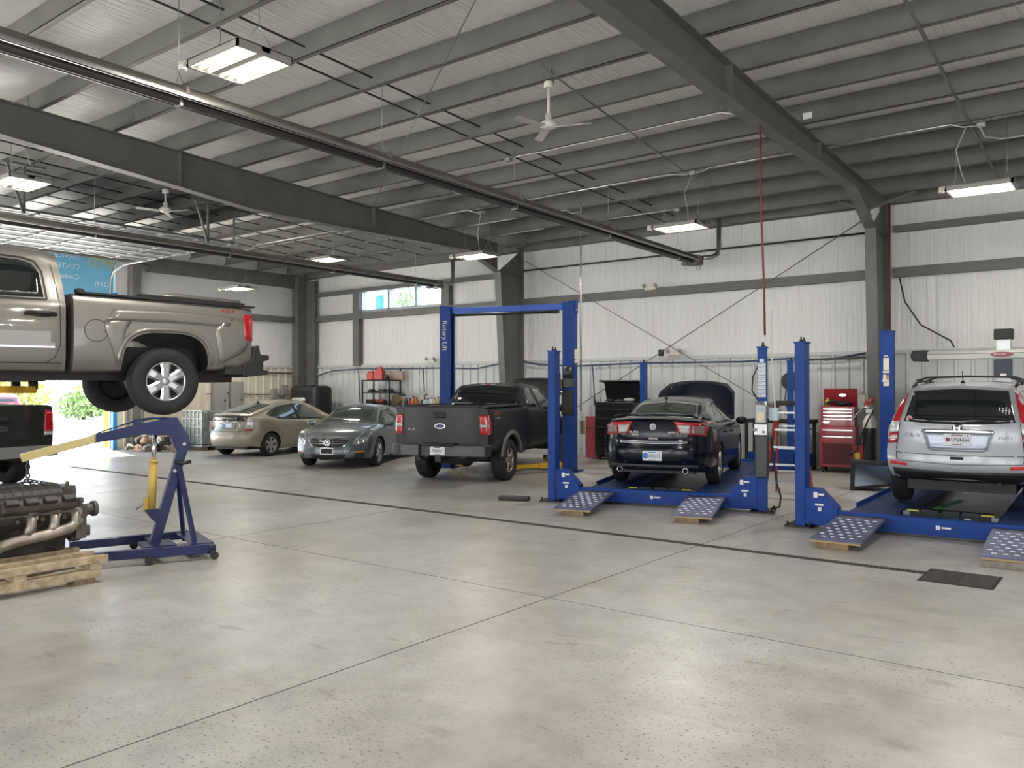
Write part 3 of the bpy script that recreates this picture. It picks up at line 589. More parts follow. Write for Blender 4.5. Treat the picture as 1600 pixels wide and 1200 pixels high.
# ---------------------------------------------------------------- black saloon on the four-post lift, bonnet up
def saloon_black():
    t = car_root('car', 'black saloon with raised bonnet and chrome strip standing on the blue four-post lift', 'car', -6.85, 14.0, 105.8, .205)
    P = mat('black_paint', (.004, .006, .012), .16, 0, coat=.0, spec=.42)
    S = dict(x=(-2.52, 2.30), top=[(-2.52, 1.10), (-2.3, 1.13), (-2.0, 1.125), (-1.75, 1.15), (-1.1, 1.36), (-.55, 1.43), (.05, 1.445), (.45, 1.39), (1.12, 1.04), (1.4, .93), (2.0, .86), (2.30, .72)],
        belt=[(-2.52, 1.00), (-1.6, .985), (.6, .93), (1.3, .90), (2.3, .68)], sill=[(-2.52, .30), (-2.1, .24), (-1.4, .20), (1.4, .19), (2.3, .22)],
        w=[(-2.52, .80), (-2.1, .88), (-1.4, .912), (1.3, .912), (1.9, .87), (2.3, .70)], rw=[(-2.52, .74), (-1.8, .66), (-.8, .58), (.4, .59), (1.2, .74), (2.3, .58)],
        rear=[(.25, .14), (.36, .06), (.48, .0), (.66, .0), (.70, .05), (.85, .07), (1.05, .05), (1.12, .0)], lr=.55, cr=.20, front=[(.2, -.1), (.45, 0), (.65, -.05)], cf=.3,
        arch=[(-1.365, .335, .375, 2.1, .30), (1.365, .335, .375, 2.1, .30)])
    s = Shell('body', t, P, S)
    for x in (-1.365, 1.365):
        for sg in (1, -1): wheel(t, x, sg * .79, sg, .332, .225, .228, 'ten')
    s.patch('rear_window', [(-2.02, .60), (-2.06, 0), (-2.02, -.60)], [(-1.12, .50), (-1.08, 0), (-1.12, -.50)], 'T', GLASSG, 16, 8)
    s.pair('tail_lamp', [(.80, .835), (.40, .865)], [(.83, 1.03), (.33, 1.065)], 'B', REDL, n=12, m=5, off=.012, th=.03)
    s.pair('reversing_lamp', [(.565, .865), (.43, .875)], [(.575, 1.0), (.375, 1.012)], 'B', CLEARL, n=6, m=4, off=.018, th=.02)
    s.pair('side_marker_lamp', [(.775, .86), (.60, .868)], [(.785, .985), (.605, .995)], 'B', mat('smoked_lamp', (.30, .22, .21), .15, .2, coat=.8), n=6, m=4, off=.018, th=.02)
    s.patch('chrome_strip', [(.53, .715), (0, .705), (-.53, .715)], [(.54, .76), (0, .758), (-.54, .76)], 'B', mat('satin_chrome', (.55, .60, .66), .25, .9), m=4, off=.016, th=.025)  # plain satin chrome bar across the boot
    s.line('boot_gap', [[(.84, .80), (.62, .74), (.58, .68), (-.58, .68), (-.62, .74), (-.84, .80)], [(.72, 1.09), (.36, .84), (.60, .76)], [(-.72, 1.09), (-.36, .84), (-.60, .76)]], 'B', DARKST, w=.007)
    e = s.badge('emblem', (0, .975), 'B', .052, .052, mat('badge_mid', (.30, .30, .31), .4, .7), .004); x = s.hit(0, .975, 'B')[0].x - .019; MB().bar((x, .02, .955), (x, -.01, 1.0), .008).bar((x, .0, .95), (x, -.03, .985), .008).build('emblem_ray', DARKST, e)
    LET = mat('badge_silver', (.5, .5, .5), .35, .6)
    s.lettering('badge_lettering', 'MILAN', .05, (.33, .885), 'B', LET, 1.25); s.lettering('badge_lettering', 'PREMIER', .032, (.29, .845), 'B', LET, 1.)
    s.lettering('badge_lettering', 'AWD V6', .045, (-.33, .885), 'B', LET, 1.1)
    s.patch('release_pad', [(.075, .775), (-.075, .775)], [(.075, .805), (-.075, .805)], 'B', mat('pale_pad', (.5, .42, .42), .5), 4, 2, off=.008)
    plate(s, (0, .52), 'B', 'APL555', mat('navy_ink', (.02, .05, .12), .6), off=.012, emblem=(.042, BLUEINK, 1.2))
    s.patch('diffuser', [(.70, .25), (0, .25), (-.70, .25)], [(.78, .38), (0, .375), (-.78, .38)], 'B', mat('dark_grey_plastic', (.04, .045, .05), .5), 16, 3, off=.006)
    for y in (.52, -.52): MB().lathe([(.036, -2.54), (.042, -2.545), (.045, -2.50), (.045, -2.35)], (0, y, .30), 'x', 18).build('exhaust_tip', CHROME, t)
    sp = MB(); z = s.hit(-2.42, 0, 'T')[0].z
    sp.tube([(-2.30, .66, z + .0), (-2.40, .60, z + .035), (-2.46, .3, z + .045), (-2.475, 0, z + .048), (-2.46, -.3, z + .045), (-2.40, -.60, z + .035), (-2.30, -.66, z + .0)], .018, 8).build('boot_spoiler', P, t)
    s.both('side_window', [(-1.55, 1.10), (-1.3, 1.0), (.78, .965)], [(-1.40, 1.16), (-.8, 1.33), (.0, 1.35), (.35, 1.26), (.78, 1.0)], GLASSG, n=20, m=6)
    s.both('window_pillar', [(-.30, .985), (-.22, .985)], [(-.34, 1.34), (-.27, 1.345)], BLACK, n=2, m=5, off=.007)
    for v in 'LR': s.line('door_gap', [[(-1.0, .5), (-.85, .9), (-.95, 1.2)], [(-.26, .26), (-.26, .98)], [(.90, .3), (.88, .9)], [(-1.0, .30), (.9, .28)]], v, DARKST, w=.006)
    handles(s, [(-.82, .84), (.02, .82)], P); mirror_pod(s, .72, .93, .1, P, 1.05)
    s.patch('windscreen', [(1.08, .68), (1.08, -.68)], [(.48, .53), (.48, -.53)], 'T', GLASSG, 12, 8)
    s.patch('engine_bay', [(2.12, .60), (2.12, -.60)], [(1.22, .64), (1.22, -.64)], 'T', DARKST, 8, 6, off=.012)
    s.pair('head_lamp', [(.80, .60), (.45, .58)], [(.80, .74), (.45, .70)], 'F', CLEARL, n=6, m=4); s.patch('grille', [(.42, .45), (-.42, .45)], [(.42, .66), (-.42, .66)], 'F', CHROME)
    # raised bonnet, hinged at the scuttle
    hb = []; n = 10; m = 8; M = Matrix.Translation((1.16, 0, 1.0)) @ Matrix.Rotation(R(-47), 4, 'Y')
    for j in range(m + 1):
        u = j / m; w = .82 - .08 * u - .14 * max(0, u - .75) / .25
        for i in range(n + 1): v = -1 + 2 * i / n; hb.append(M @ Vector((u * 1.02, v * w, .05 - .10 * v * v * (.6 + .4 * u) - .05 * u * u)))
    b = MB(); Wd = n + 1; b.add(hb, [(j * Wd + i, j * Wd + i + 1, (j + 1) * Wd + i + 1, (j + 1) * Wd + i) for j in range(m) for i in range(n)], True)
    o = b.build('bonnet', P, t); sd = o.modifiers.new('thick', 'SOLIDIFY'); sd.thickness = .03
    MB().cyl((1.95, .55, .80), (1.72, .52, 1.62), .006, 6).build('bonnet_stay', STEEL, t)
    z = s.hit(-.75, .1, 'T')[0].z; MB().box((-.78, .12, z + .012), (.12, .05, .03), None, (.5, .6)).cyl((-.78, .12, z + .02), (-.93, .12, z + .26), .005, 6, .003).build('aerial', BLACK, t)
    MB().bb((-2.2, -.6, .22), (-1.7, .6, .34)).cyl((-1.365, -.7, .32), (-1.365, .7, .32), .05, 10).bb((-1.2, -.25, .18), (1.8, .25, .26)).build('underbody', DARKST, t)
saloon_black()
# ---------------------------------------------------------------- gold hatchback by the side wall
def hatch_gold():
    t = car_root('car', 'champagne gold hatchback with split rear glass parked near the corner electrical boxes', 'car', -19.45, 14.47, 101.5, 0)
    P = paint('champagne_paint', (.33, .295, .225), .35)
    S = dict(x=(-2.16, 2.25), top=[(-2.16, 1.10), (-1.98, 1.145), (-1.3, 1.325), (-.7, 1.45), (-.1, 1.49), (.4, 1.43), (1.2, 1.10), (1.6, .98), (2.0, .84), (2.25, .66)],
        belt=[(-2.16, 1.03), (-1.5, 1.02), (-.8, .955), (.8, .90), (1.4, .88), (2.25, .60)], sill=[(-2.16, .28), (-1.8, .24), (-1.3, .19), (1.4, .17), (2.25, .2)],
        w=[(-2.16, .74), (-1.8, .82), (-1.3, .862), (1.2, .862), (1.8, .81), (2.25, .62)], rw=[(-2.16, .66), (-1.6, .64), (-.6, .57), (.4, .57), (1.2, .70), (2.25, .5)],
        rear=[(.24, .10), (.36, .0), (.60, -.03), (.665, .0), (.69, .07), (.9, .11), (1.06, .10), (1.11, 0.)], lr=.55, cr=.22, front=[(.2, -.1), (.45, 0), (.62, -.1)], cf=.35,
        arch=[(-1.35, .315, .355, 2.0, .28), (1.35, .315, .355, 2.0, .28)])
    s = Shell('body', t, P, S)
    for x in (-1.35, 1.35):
        for sg in (1, -1): wheel(t, x, sg * .765, sg, .312, .19, .205, 'cover', mat('wheel_cover', (.42, .41, .39), .35, .6))
    s.patch('rear_window', [(-1.90, .58), (-1.94, 0), (-1.90, -.58)], [(-1.0, .48), (-.96, 0), (-1.0, -.48)], 'T', GLASSG, 16, 8)
    s.patch('lower_rear_window', [(.55, .945), (0, .93), (-.55, .945)], [(.60, 1.055), (0, 1.07), (-.60, 1.055)], 'B', GLASS, 12, 4, off=.006)
    s.pair('tail_lamp', [(.72, .72), (.545, .725)], [(.70, 1.05), (.59, 1.06)], 'B', CLEARL, n=5, m=8, off=.012, th=.03)
    s.pair('brake_lamp', [(.725, .70), (.54, .705)], [(.722, .745), (.545, .75)], 'B', REDL, n=5, m=2, off=.016, th=.03)
    dots = MB()
    for sg in (1, -1):
        for k in range(8):
            y, z = sg * (.70 - .05 * (k % 2)), .78 + .033 * k; p = s.hit(y, z, 'B')[0]; dots.box((p.x - .014, y, z), (.01, .026, .022))
    dots.build('lamp_reflector', REDL, t)
    s.line('hatch_gap', [[(.60, 1.08), (.53, .75), (.46, .68), (-.46, .68), (-.53, .75), (-.60, 1.08)]], 'B', w=.008)
    s.patch('plate_recess', [(.27, .74), (-.27, .74)], [(.30, .905), (-.30, .905)], 'B', mat('recess_grey', (.22, .24, .27), .4, .5), 8, 3, off=.004)
    plate(s, (.0, .82), 'B', '', off=.012, emblem=(.05, BLUEINK, 1.1), extra=True)
    s.badge('emblem', (0, .935), 'B', .05, .035, CHROME, .008); s.badge('round_sticker', (-.40, .82), 'B', .035, .035, STICKER, .004, .003); s.badge('round_sticker', (-.33, .83), 'B', .016, .022, REDL, .004, .003)
    s.both('side_window', [(-1.42, 1.09), (-1.05, .985), (-.8, .965), (.98, .93)], [(-1.36, 1.14), (-.9, 1.31), (-.1, 1.395), (.3, 1.33), (.98, .97)], GLASSG, n=22, m=6)
    s.both('window_pillar', [(-.28, .96), (-.16, .955)], [(-.33, 1.385), (-.22, 1.39)], BLACK, n=2, m=5, off=.007); s.both('window_pillar', [(-1.03, .985), (-.99, .985)], [(-1.05, 1.24), (-1.01, 1.25)], BLACK, n=2, m=4, off=.007)
    for v in 'LR': s.line('door_gap', [[(-.98, .45), (-.88, .8), (-1.0, 1.0)], [(-.22, .24), (-.22, .95)], [(.92, .28), (.95, .9)], [(-.98, .26), (.92, .24)]], v, w=.006)
    handles(s, [(-.75, .82), (.05, .80)], P); mirror_pod(s, .78, .93, .1, P)
    s.patch('windscreen', [(1.2, .66), (1.2, -.66)], [(.45, .52), (.45, -.52)], 'T', GLASSG, 12, 8)
    s.pair('head_lamp', [(.72, .56), (.42, .52)], [(.70, .78), (.50, .66)], 'F', CLEARL, n=6, m=4); s.patch('grille', [(.4, .40), (-.4, .40)], [(.4, .50), (-.4, .50)], 'F', BLACK)
    z = s.hit(-.95, 0, 'T')[0].z; MB().box((-.95, 0, z + .012), (.10, .04, .025), None, (.5, .6)).cyl((-.95, 0, z + .02), (-1.06, .02, z + .13), .006, 6, .004).build('aerial', BLACK, t)
    MB().bb((-1.95, -.55, .20), (-1.5, .55, .3)).cyl((-1.35, -.68, .3), (-1.35, .68, .3), .045, 10).bb((-1.1, -.25, .16), (1.6, .25, .22)).build('underbody', DARKST, t)
hatch_gold()
# ---------------------------------------------------------------- blue-grey coupe-saloon facing the drain
def saloon_grey():
    t = car_root('car', 'blue grey saloon facing forward with an empty black plate holder under its grille', 'car', -15.49, 13.92, -61.5, 0)
    P = paint('blue_grey_paint', (.105, .13, .14), .5, .34)
    S = dict(x=(-2.5, 2.3), top=[(-2.5, 1.0), (-2.1, 1.05), (-1.75, 1.10), (-1.0, 1.34), (-.4, 1.41), (.0, 1.42), (.35, 1.36), (1.08, 1.0), (1.5, .935), (2.0, .82), (2.30, .69)],
        belt=[(-2.5, .95), (-1.4, .94), (.8, .90), (1.4, .86), (2.0, .74), (2.3, .63)], sill=[(-2.5, .26), (-1.4, .20), (1.4, .19), (2.0, .20), (2.3, .24)],
        w=[(-2.5, .76), (-1.9, .88), (-1.3, .925), (1.3, .925), (1.8, .89), (2.1, .84), (2.3, .76)], rw=[(-2.5, .66), (-1.7, .62), (-.7, .55), (.3, .56), (1.1, .74), (1.7, .74), (2.3, .60)],
        rear=[(.25, .1), (.5, 0), (.9, .05)], cr=.2, front=[(.2, -.10), (.27, .0), (.36, .01), (.47, .0), (.56, -.03), (.66, -.07), (.72, -.12)], lf=.55, cf=.26,
        arch=[(-1.355, .325, .375, 2.1, .30), (1.355, .325, .375, 2.1, .30)])
    s = Shell('body', t, P, S)
    for x in (-1.355, 1.355):
        for sg in (1, -1): wheel(t, x, sg * .80, sg, .325, .225, .222, 'seven')
    s.patch('windscreen', [(1.10, .70), (1.14, 0), (1.10, -.70)], [(.42, .53), (.38, 0), (.42, -.53)], 'T', GLASSG, 16, 10)
    # three-bar grille with a chrome frame
    g = s.patch('grille', [(.40, .535), (.3, .50), (0, .49), (-.3, .50), (-.40, .535)], [(.49, .655), (0, .665), (-.49, .655)], 'F', BLACK, 18, 5, off=.006)
    s.line('grille_frame', [[(.49, .655), (.40, .53), (.3, .493), (0, .483), (-.3, .493), (-.40, .53), (-.49, .655)], [(.49, .66), (0, .672), (-.49, .66)]], 'F', CHROME, w=.016, off=.012)
    s.line('grille_bar', [[(.47, .615), (0, .62), (-.47, .615)], [(.42, .565), (0, .565), (-.42, .565)]], 'F', CHROME, w=.012, off=.014)
    e = s.badge('emblem', (0, .585), 'F', .078, .078, mat('badge_dark', (.12, .12, .125), .35, .6), .012, .02); x = s.hit(0, .585, 'F')[0].x + .036
    v = MB()
    for a, b_ in (((.04, .645), (.012, .59)), ((.012, .59), (0, .625)), ((0, .625), (-.012, .59)), ((-.012, .59), (-.04, .645)), ((.062, .60), (.028, .525)), ((.028, .525), (0, .575)), ((0, .575), (-.028, .525)), ((-.028, .525), (-.062, .60))): v.bar((x, *a), (x, *b_), .010)
    v.tube([(x, .072 * math.cos(k * .3142), .585 + .072 * math.sin(k * .3142)) for k in range(20)], .007, 6, True); v.build('emblem_letter', CHROME, e)
    plate(s, (0, .40), 'F', '', off=.012, extra=False); px = s.hit(0, .40, 'F')[0].x
    MB().box((px + .019, 0, .40), (.006, .25, .105)).build('plate_blank', BLACK, t)
    s.patch('lower_intake', [(.36, .245), (0, .24), (-.36, .245)], [(.43, .335), (0, .33), (-.43, .335)], 'F', BLACK, 14, 4, off=.005)
    s.pair('fog_intake', [(.78, .26), (.56, .255)], [(.76, .36), (.60, .345)], 'F', BLACK, n=8, m=4, off=.006)
    s.pair('turn_lamp', [(.78, .375), (.60, .36)], [(.76, .41), (.62, .395)], 'F', AMBER, n=8, m=2, off=.010, th=.02)
    s.pair('head_lamp', [(.83, .60), (.62, .52), (.54, .53)], [(.82, .70), (.70, .685), (.56, .64)], 'F', mat('head_lamp_glass', (.30, .31, .30), .08, .3, coat=1.), n=12, m=6, off=.008)
    hl = MB()
    for sg in (1, -1):
        for y, z in ((.64, .59), (.73, .62)): p = s.hit(sg * y, z, 'F')[0]; hl.lathe([(.001, p.x + .004), (.026, p.x + .010), (.036, p.x + .012), (.038, p.x - .01)], (0, sg * y, z), 'x', 16)
    hl.build('lamp_projector', CHROME, t)
    s.line('bonnet_gap', [[(1.16, .76), (1.6, .74), (2.05, .58), (2.2, .45)], [(1.16, -.76), (1.6, -.74), (2.05, -.58), (2.2, -.45)]], 'T', w=.007)
    s.both('side_window', [(-1.5, 1.02), (-1.2, .955), (.86, .93)], [(-1.36, 1.07), (-.8, 1.27), (-.1, 1.33), (.25, 1.27), (.86, .965)], GLASSG, n=20, m=6)
    s.both('window_pillar', [(-.28, .95), (-.2, .95)], [(-.32, 1.32), (-.26, 1.325)], BLACK, n=2, m=5, off=.007)
    for v_ in 'LR': s.line('door_gap', [[(-1.0, .5), (-.9, .9)], [(-.24, .26), (-.24, .94)], [(.92, .3), (.92, .92)], [(-1.0, .3), (.92, .27)]], v_, w=.006)
    handles(s, [(-.8, .82), (.05, .80)], P); mirror_pod(s, .80, .92, .1, P, 1.05)
    s.patch('rear_window', [(-1.72, .55), (-1.72, -.55)], [(-.95, .48), (-.95, -.48)], 'T', GLASSG, 10, 6); s.pair('tail_lamp', [(.78, .72), (.45, .74)], [(.76, .88), (.45, .88)], 'B', REDL, n=6, m=4)
    MB().bb((-2.0, -.5, .2), (-1.5, .5, .3)).bb((-1.1, -.3, .17), (2.0, .3, .22)).build('underbody', DARKST, t)
saloon_grey()
# ---------------------------------------------------------------- pickup trucks: separate cab and cargo box
def truck(label, x, y, th, z, S):
    t = car_root('pickup_truck', label, 'truck', x, y, th, z); P = S['paint']; xa, xb, xf = S['bed'][0], S['bed'][1], S['front']; rl, w = S['rail'], S['w']; ra = S['axle']; fa = S['faxle']; sl = S['sill']
    archs = (S['arch_z'], S['arch_r'], S['arch_e'], .34)
    bed = dict(x=(xa, xb), top=[(xa, rl), (xb, rl + S.get('rail_up', 0))], belt=[(xa, rl - .035), (xb, rl - .03 + S.get('rail_up', 0))], sill=[(xa, S['bed_sill']), (xb, sl)], w=[(xa, w * .965), (xa + .25, w), (xb, w)], rw=[(xa, w * .87), (xb, w * .89)], rr=.03, bulge=S.get('bulge', .03), cr=.05, cf=0, lr=.4, lf=.2, arch=[(ra, *archs)])
    cav = [((xa + .06, -w + .20, .82), (xb - .05, w - .20, rl + .4), 1)]
    b = Shell('cargo_box', t, P, bed, cav); b.parent = t
    c0 = xb + .035; R_ = S['roof']; bl = S['belt']
    top = [(c0, R_ - .05), (c0 + .25, R_), (S['roof_f'] - .5, R_ + .01), (S['roof_f'], R_ - .06), (S['cowl'], bl + .07), (S['cowl'] + .15, S['hood'][0]), (xf - .25, S['hood'][1]), (xf, S['hood'][1] - .12)]
    cab = dict(x=(c0, xf), top=top, belt=[(c0, bl), (S['cowl'], bl - .02), (S['cowl'] + .2, S['hood'][0] - .06), (xf, S['hood'][1] - .18)], sill=[(c0, sl), (xf, sl)], w=[(c0, w * .955), (c0 + .12, w * .975), (S['cowl'], w * .985), (xf - .4, w * .97), (xf, w * .88)],
        rw=[(c0, w * .74), (S['roof_f'], w * .73), (S['cowl'], w * .82), (xf, w * .7)], rear=[(sl, 0), (bl, 0), (bl + .1, .01), (R_, S.get('rear_lean', .10))], lr=.35, cr=S.get('cab_cr', .10), front=[(sl, 0), (1.2, -.03)], cf=.12, lf=.4, rr=.12, arch=[(fa, *archs)], bulge=.03)
    s = Shell('cab', t, P, cab)
    for ax in (ra, fa):
        for sg in (1, -1): wheel(t, ax, sg * (w - S['tw'] / 2 - S.get('inset', .03)), sg, S['tr'], S['tw'], S['rim'], S['style'], S.get('rim_mat'))
    MB().bb((xa + .15, -.45, sl - .08), (xf - .3, -.33, sl + .05)).bb((xa + .15, .33, sl - .08), (xf - .3, .45, sl + .05)).cyl((ra, -w + .25, S['tr']), (ra, w - .25, S['tr']), .06, 10).ball((ra, 0, S['tr']), .17, 10).cyl((fa, -w + .25, S['tr']), (fa, w - .25, S['tr']), .05, 10).bb((xa + .3, -.6, sl - .05), (xa + .8, .2, sl + .1)).bb((-.6, -.6, sl - .1), (1.6, .6, sl)).build('chassis', DARKST, t)
    return t, b, s
# silver double cab up on the two-post lift
def truck_silver():
    P = paint('pewter_paint', (.21, .195, .175), .4, .38)
    S = dict(paint=P, bed=(-2.96, -.785), front=2.80, rail=1.37, rail_up=.03, w=1.005, axle=-1.82, faxle=1.825, sill=.50, bed_sill=.56, arch_z=.47, arch_r=.515, arch_e=3.2, roof=1.93, roof_f=.75, cowl=1.30, belt=1.28, hood=(1.30, 1.20), tr=.402, tw=.27, rim=.235, style='six', rear_lean=.08, cab_cr=.035, inset=.02)
    t, b, s = truck('silver double cab pickup raised on a two-post lift above the engine hoist', -10.60, 3.64, -98.8, 1.47, S)
    # flared squared wheel surround
    for sg, v in ((1, 'L'), (-1, 'R')):
        pts = []
        for k in range(25):
            a = R(-12 + 204 * k / 24); c, s_ = math.cos(a), math.sin(a); pts.append((-1.82 + .555 * math.copysign(abs(c) ** (2 / 3.2), c), .47 + .555 * math.copysign(abs(s_) ** (2 / 3.2), s_)))
        pts = [p for p in pts if p[1] > .57]
        P3 = [(p[0], b.hit(p[0], min(p[1], 1.30), v)[0].y - sg * .004, p[1]) for p in pts]
        MB().tube(P3, .028, 8).build('wheel_arch_flare', P, t)
        # raised rear quarter stamping
        b.patch('quarter_stamping', [(-2.86, .95), (-2.82, .80), (-2.48, .62)], [(-2.84, 1.17), (-2.6, 1.24), (-2.40, 1.06)], v, P, 8, 6, off=.012, th=.02)
        b.patch('quarter_stamping', [(-1.25, .62), (-1.12, .98), (-1.10, 1.10)], [(-1.30, .70), (-1.34, 1.0), (-1.44, 1.16)], v, P, 8, 4, off=.010, th=.02)
        b.patch('quarter_stamping', [(-2.6, 1.10), (-1.82, 1.12), (-1.12, 1.10)], [(-2.66, 1.225), (-1.82, 1.255), (-1.20, 1.235)], v, P, 14, 3, off=.012, th=.02)
        mb = MB(); p = b.hit(-1.02, .98, v)[0]; mb.tube([(p.x + .125 * math.cos(2 * math.pi * k / 28), b.hit(p.x, .98, v)[0].y + sg * .001, .98 + .125 * math.sin(2 * math.pi * k / 28)) for k in range(28)], .004, 5, True); mb.box((p.x - .11, p.y + sg * .002, .97), (.035, .006, .03)); mb.build('fuel_door', DARKST, t)
        b.patch('tail_lamp', [(-2.925, .93), (-2.80, .94)], [(-2.925, 1.275), (-2.78, 1.26)], v, REDL, 5, 5, off=.014, th=.03); b.patch('tail_lamp', [(sg * .965, .93), (sg * .84, .93)], [(sg * .955, 1.275), (sg * .83, 1.275)], 'B', REDL, 4, 5, off=.012, th=.03)
        b.lettering('badge_lettering', '4X4', .075, (-2.58, 1.30), v, mat('badge_red', (.35, .03, .02), .4), 1.5)
        s.patch('rear_door_window', [(-.50, 1.325), (.28, 1.315)], [(-.47, 1.60), (-.42, 1.70), (-.30, 1.735), (.24, 1.755)], v, GLASS, 12, 6, off=.005)
        s.patch('front_door_window', [(.40, 1.315), (1.24, 1.31)], [(.36, 1.755), (.66, 1.72), (1.24, 1.34)], v, GLASS, 12, 6, off=.005)
        s.line('window_trim', [[(-.53, 1.30), (-.50, 1.62), (-.44, 1.73), (-.32, 1.765), (.26, 1.785)], [(-.53, 1.30), (.3, 1.29)]], v, BLACK, w=.022, off=.004)
        s.line('door_gap', [[(-.60, 1.72), (-.655, 1.3), (-.66, .80), (-.60, .66), (-.52, .60)], [(.33, .55), (.33, 1.30)], [(1.28, .58), (1.28, 1.28)], [(-.52, .60), (1.28, .585)]], v, BLACK, w=.009)
        s.line('side_moulding', [[(-.60, .775), (1.26, .765)]], v, CHROME, w=.02, off=.016)
        s.line('side_moulding', [[(-.60, .805), (1.26, .795)]], v, P, w=.045, off=.014)
        s.line('rocker_gap', [[(-.74, .60), (1.3, .60)]], v, BLACK, w=.008)
    for sg, v in ((1, 'L'), (-1, 'R')):
        for x0_ in (-.46, .50):
            p = s.hit(x0_, 1.13, v)[0]; m = MB(); m.ball((p.x, p.y + sg * .012, 1.13), .09, 14, (1.45, .18, .30)); m.build('handle_bezel', DARKST, t)
            MB().tube([(x0_ - .15, p.y + sg * .012, 1.135), (x0_ - .09, p.y + sg * .045, 1.145), (x0_ + .09, p.y + sg * .045, 1.145), (x0_ + .15, p.y + sg * .012, 1.135)], .022, 8).build('door_handle', DARKST, t)
    s.patch('rear_window', [(.66, 1.36), (-.66, 1.36)], [(.56, 1.76), (-.56, 1.76)], 'B', GLASS, 10, 5)
    mirror_pod(s, 1.15, 1.28, .1, BLACK, 1.5)
    # rails, tonneau ends, rear bumper with corner step
    for sg in (1, -1):
        MB().bar((-2.94, sg * .93, 1.372), (-.83, sg * .93, 1.402), .12, .022).build('bed_rail_cap', BLACK, t)
        MB().bar((-2.86, sg * .80, 1.40), (-1.55, sg * .80, 1.425), .14, .05).build('tonneau_rail', BLACK, t)
        MB().ball((-.86, sg * .93, 1.42), .045, 10, (1.3, 1, .8)).build('rail_clamp', BLACK, t)
    for sg in (1, -1): MB().tube([(-1.6, sg * .75, 1.40), (-2.0, sg * .75, 1.47), (-2.85, sg * .75, 1.44)], .03, 8).build('tonneau_frame', P, t)
    bp = MB(); pr = [(-3.10, .58), (-2.93, .52), (-2.93, .74), (-3.02, .82), (-3.02, .72), (-3.13, .72)]
    bp.prism([(-3.13, .50), (-2.78, .46), (-2.78, .62), (-2.90, .68), (-2.93, .86), (-3.0, .88), (-3.02, .76), (-3.14, .75), (-3.14, .69), (-3.06, .67), (-3.06, .56), (-3.13, .55)], -1.0, 1.0)
    bp.build('rear_bumper', mat('dark_bumper', (.02, .02, .021), .4), t, bevel=.012)
    MB().bb((-2.86, .68, .50), (-2.55, .98, .60)).bb((-2.86, -.98, .50), (-2.55, -.68, .60)).bb((-2.9, -.4, .40), (-2.6, .4, .5)).build('hitch_frame', DARKST, t)
    b.line('tailgate_gap', [[(.78, .88), (.78, 1.34)], [(-.78, .88), (-.78, 1.34)]], 'B')
    MB().cyl((-2.38, 0, .46), (-2.38, 0, .70), .36, 20).build('spare_wheel', RUBBER, t, loc=(0, 0, 0))
    s.pair('head_lamp', [(.92, .92), (.55, .92)], [(.88, 1.14), (.55, 1.12)], 'F', CLEARL); s.patch('grille', [(.5, .80), (-.5, .80)], [(.5, 1.12), (-.5, 1.12)], 'F', CHROME); s.patch('windscreen', [(1.26, .78), (1.26, -.78)], [(.82, .66), (.82, -.66)], 'T', GLASS, 10, 6)
truck_silver()
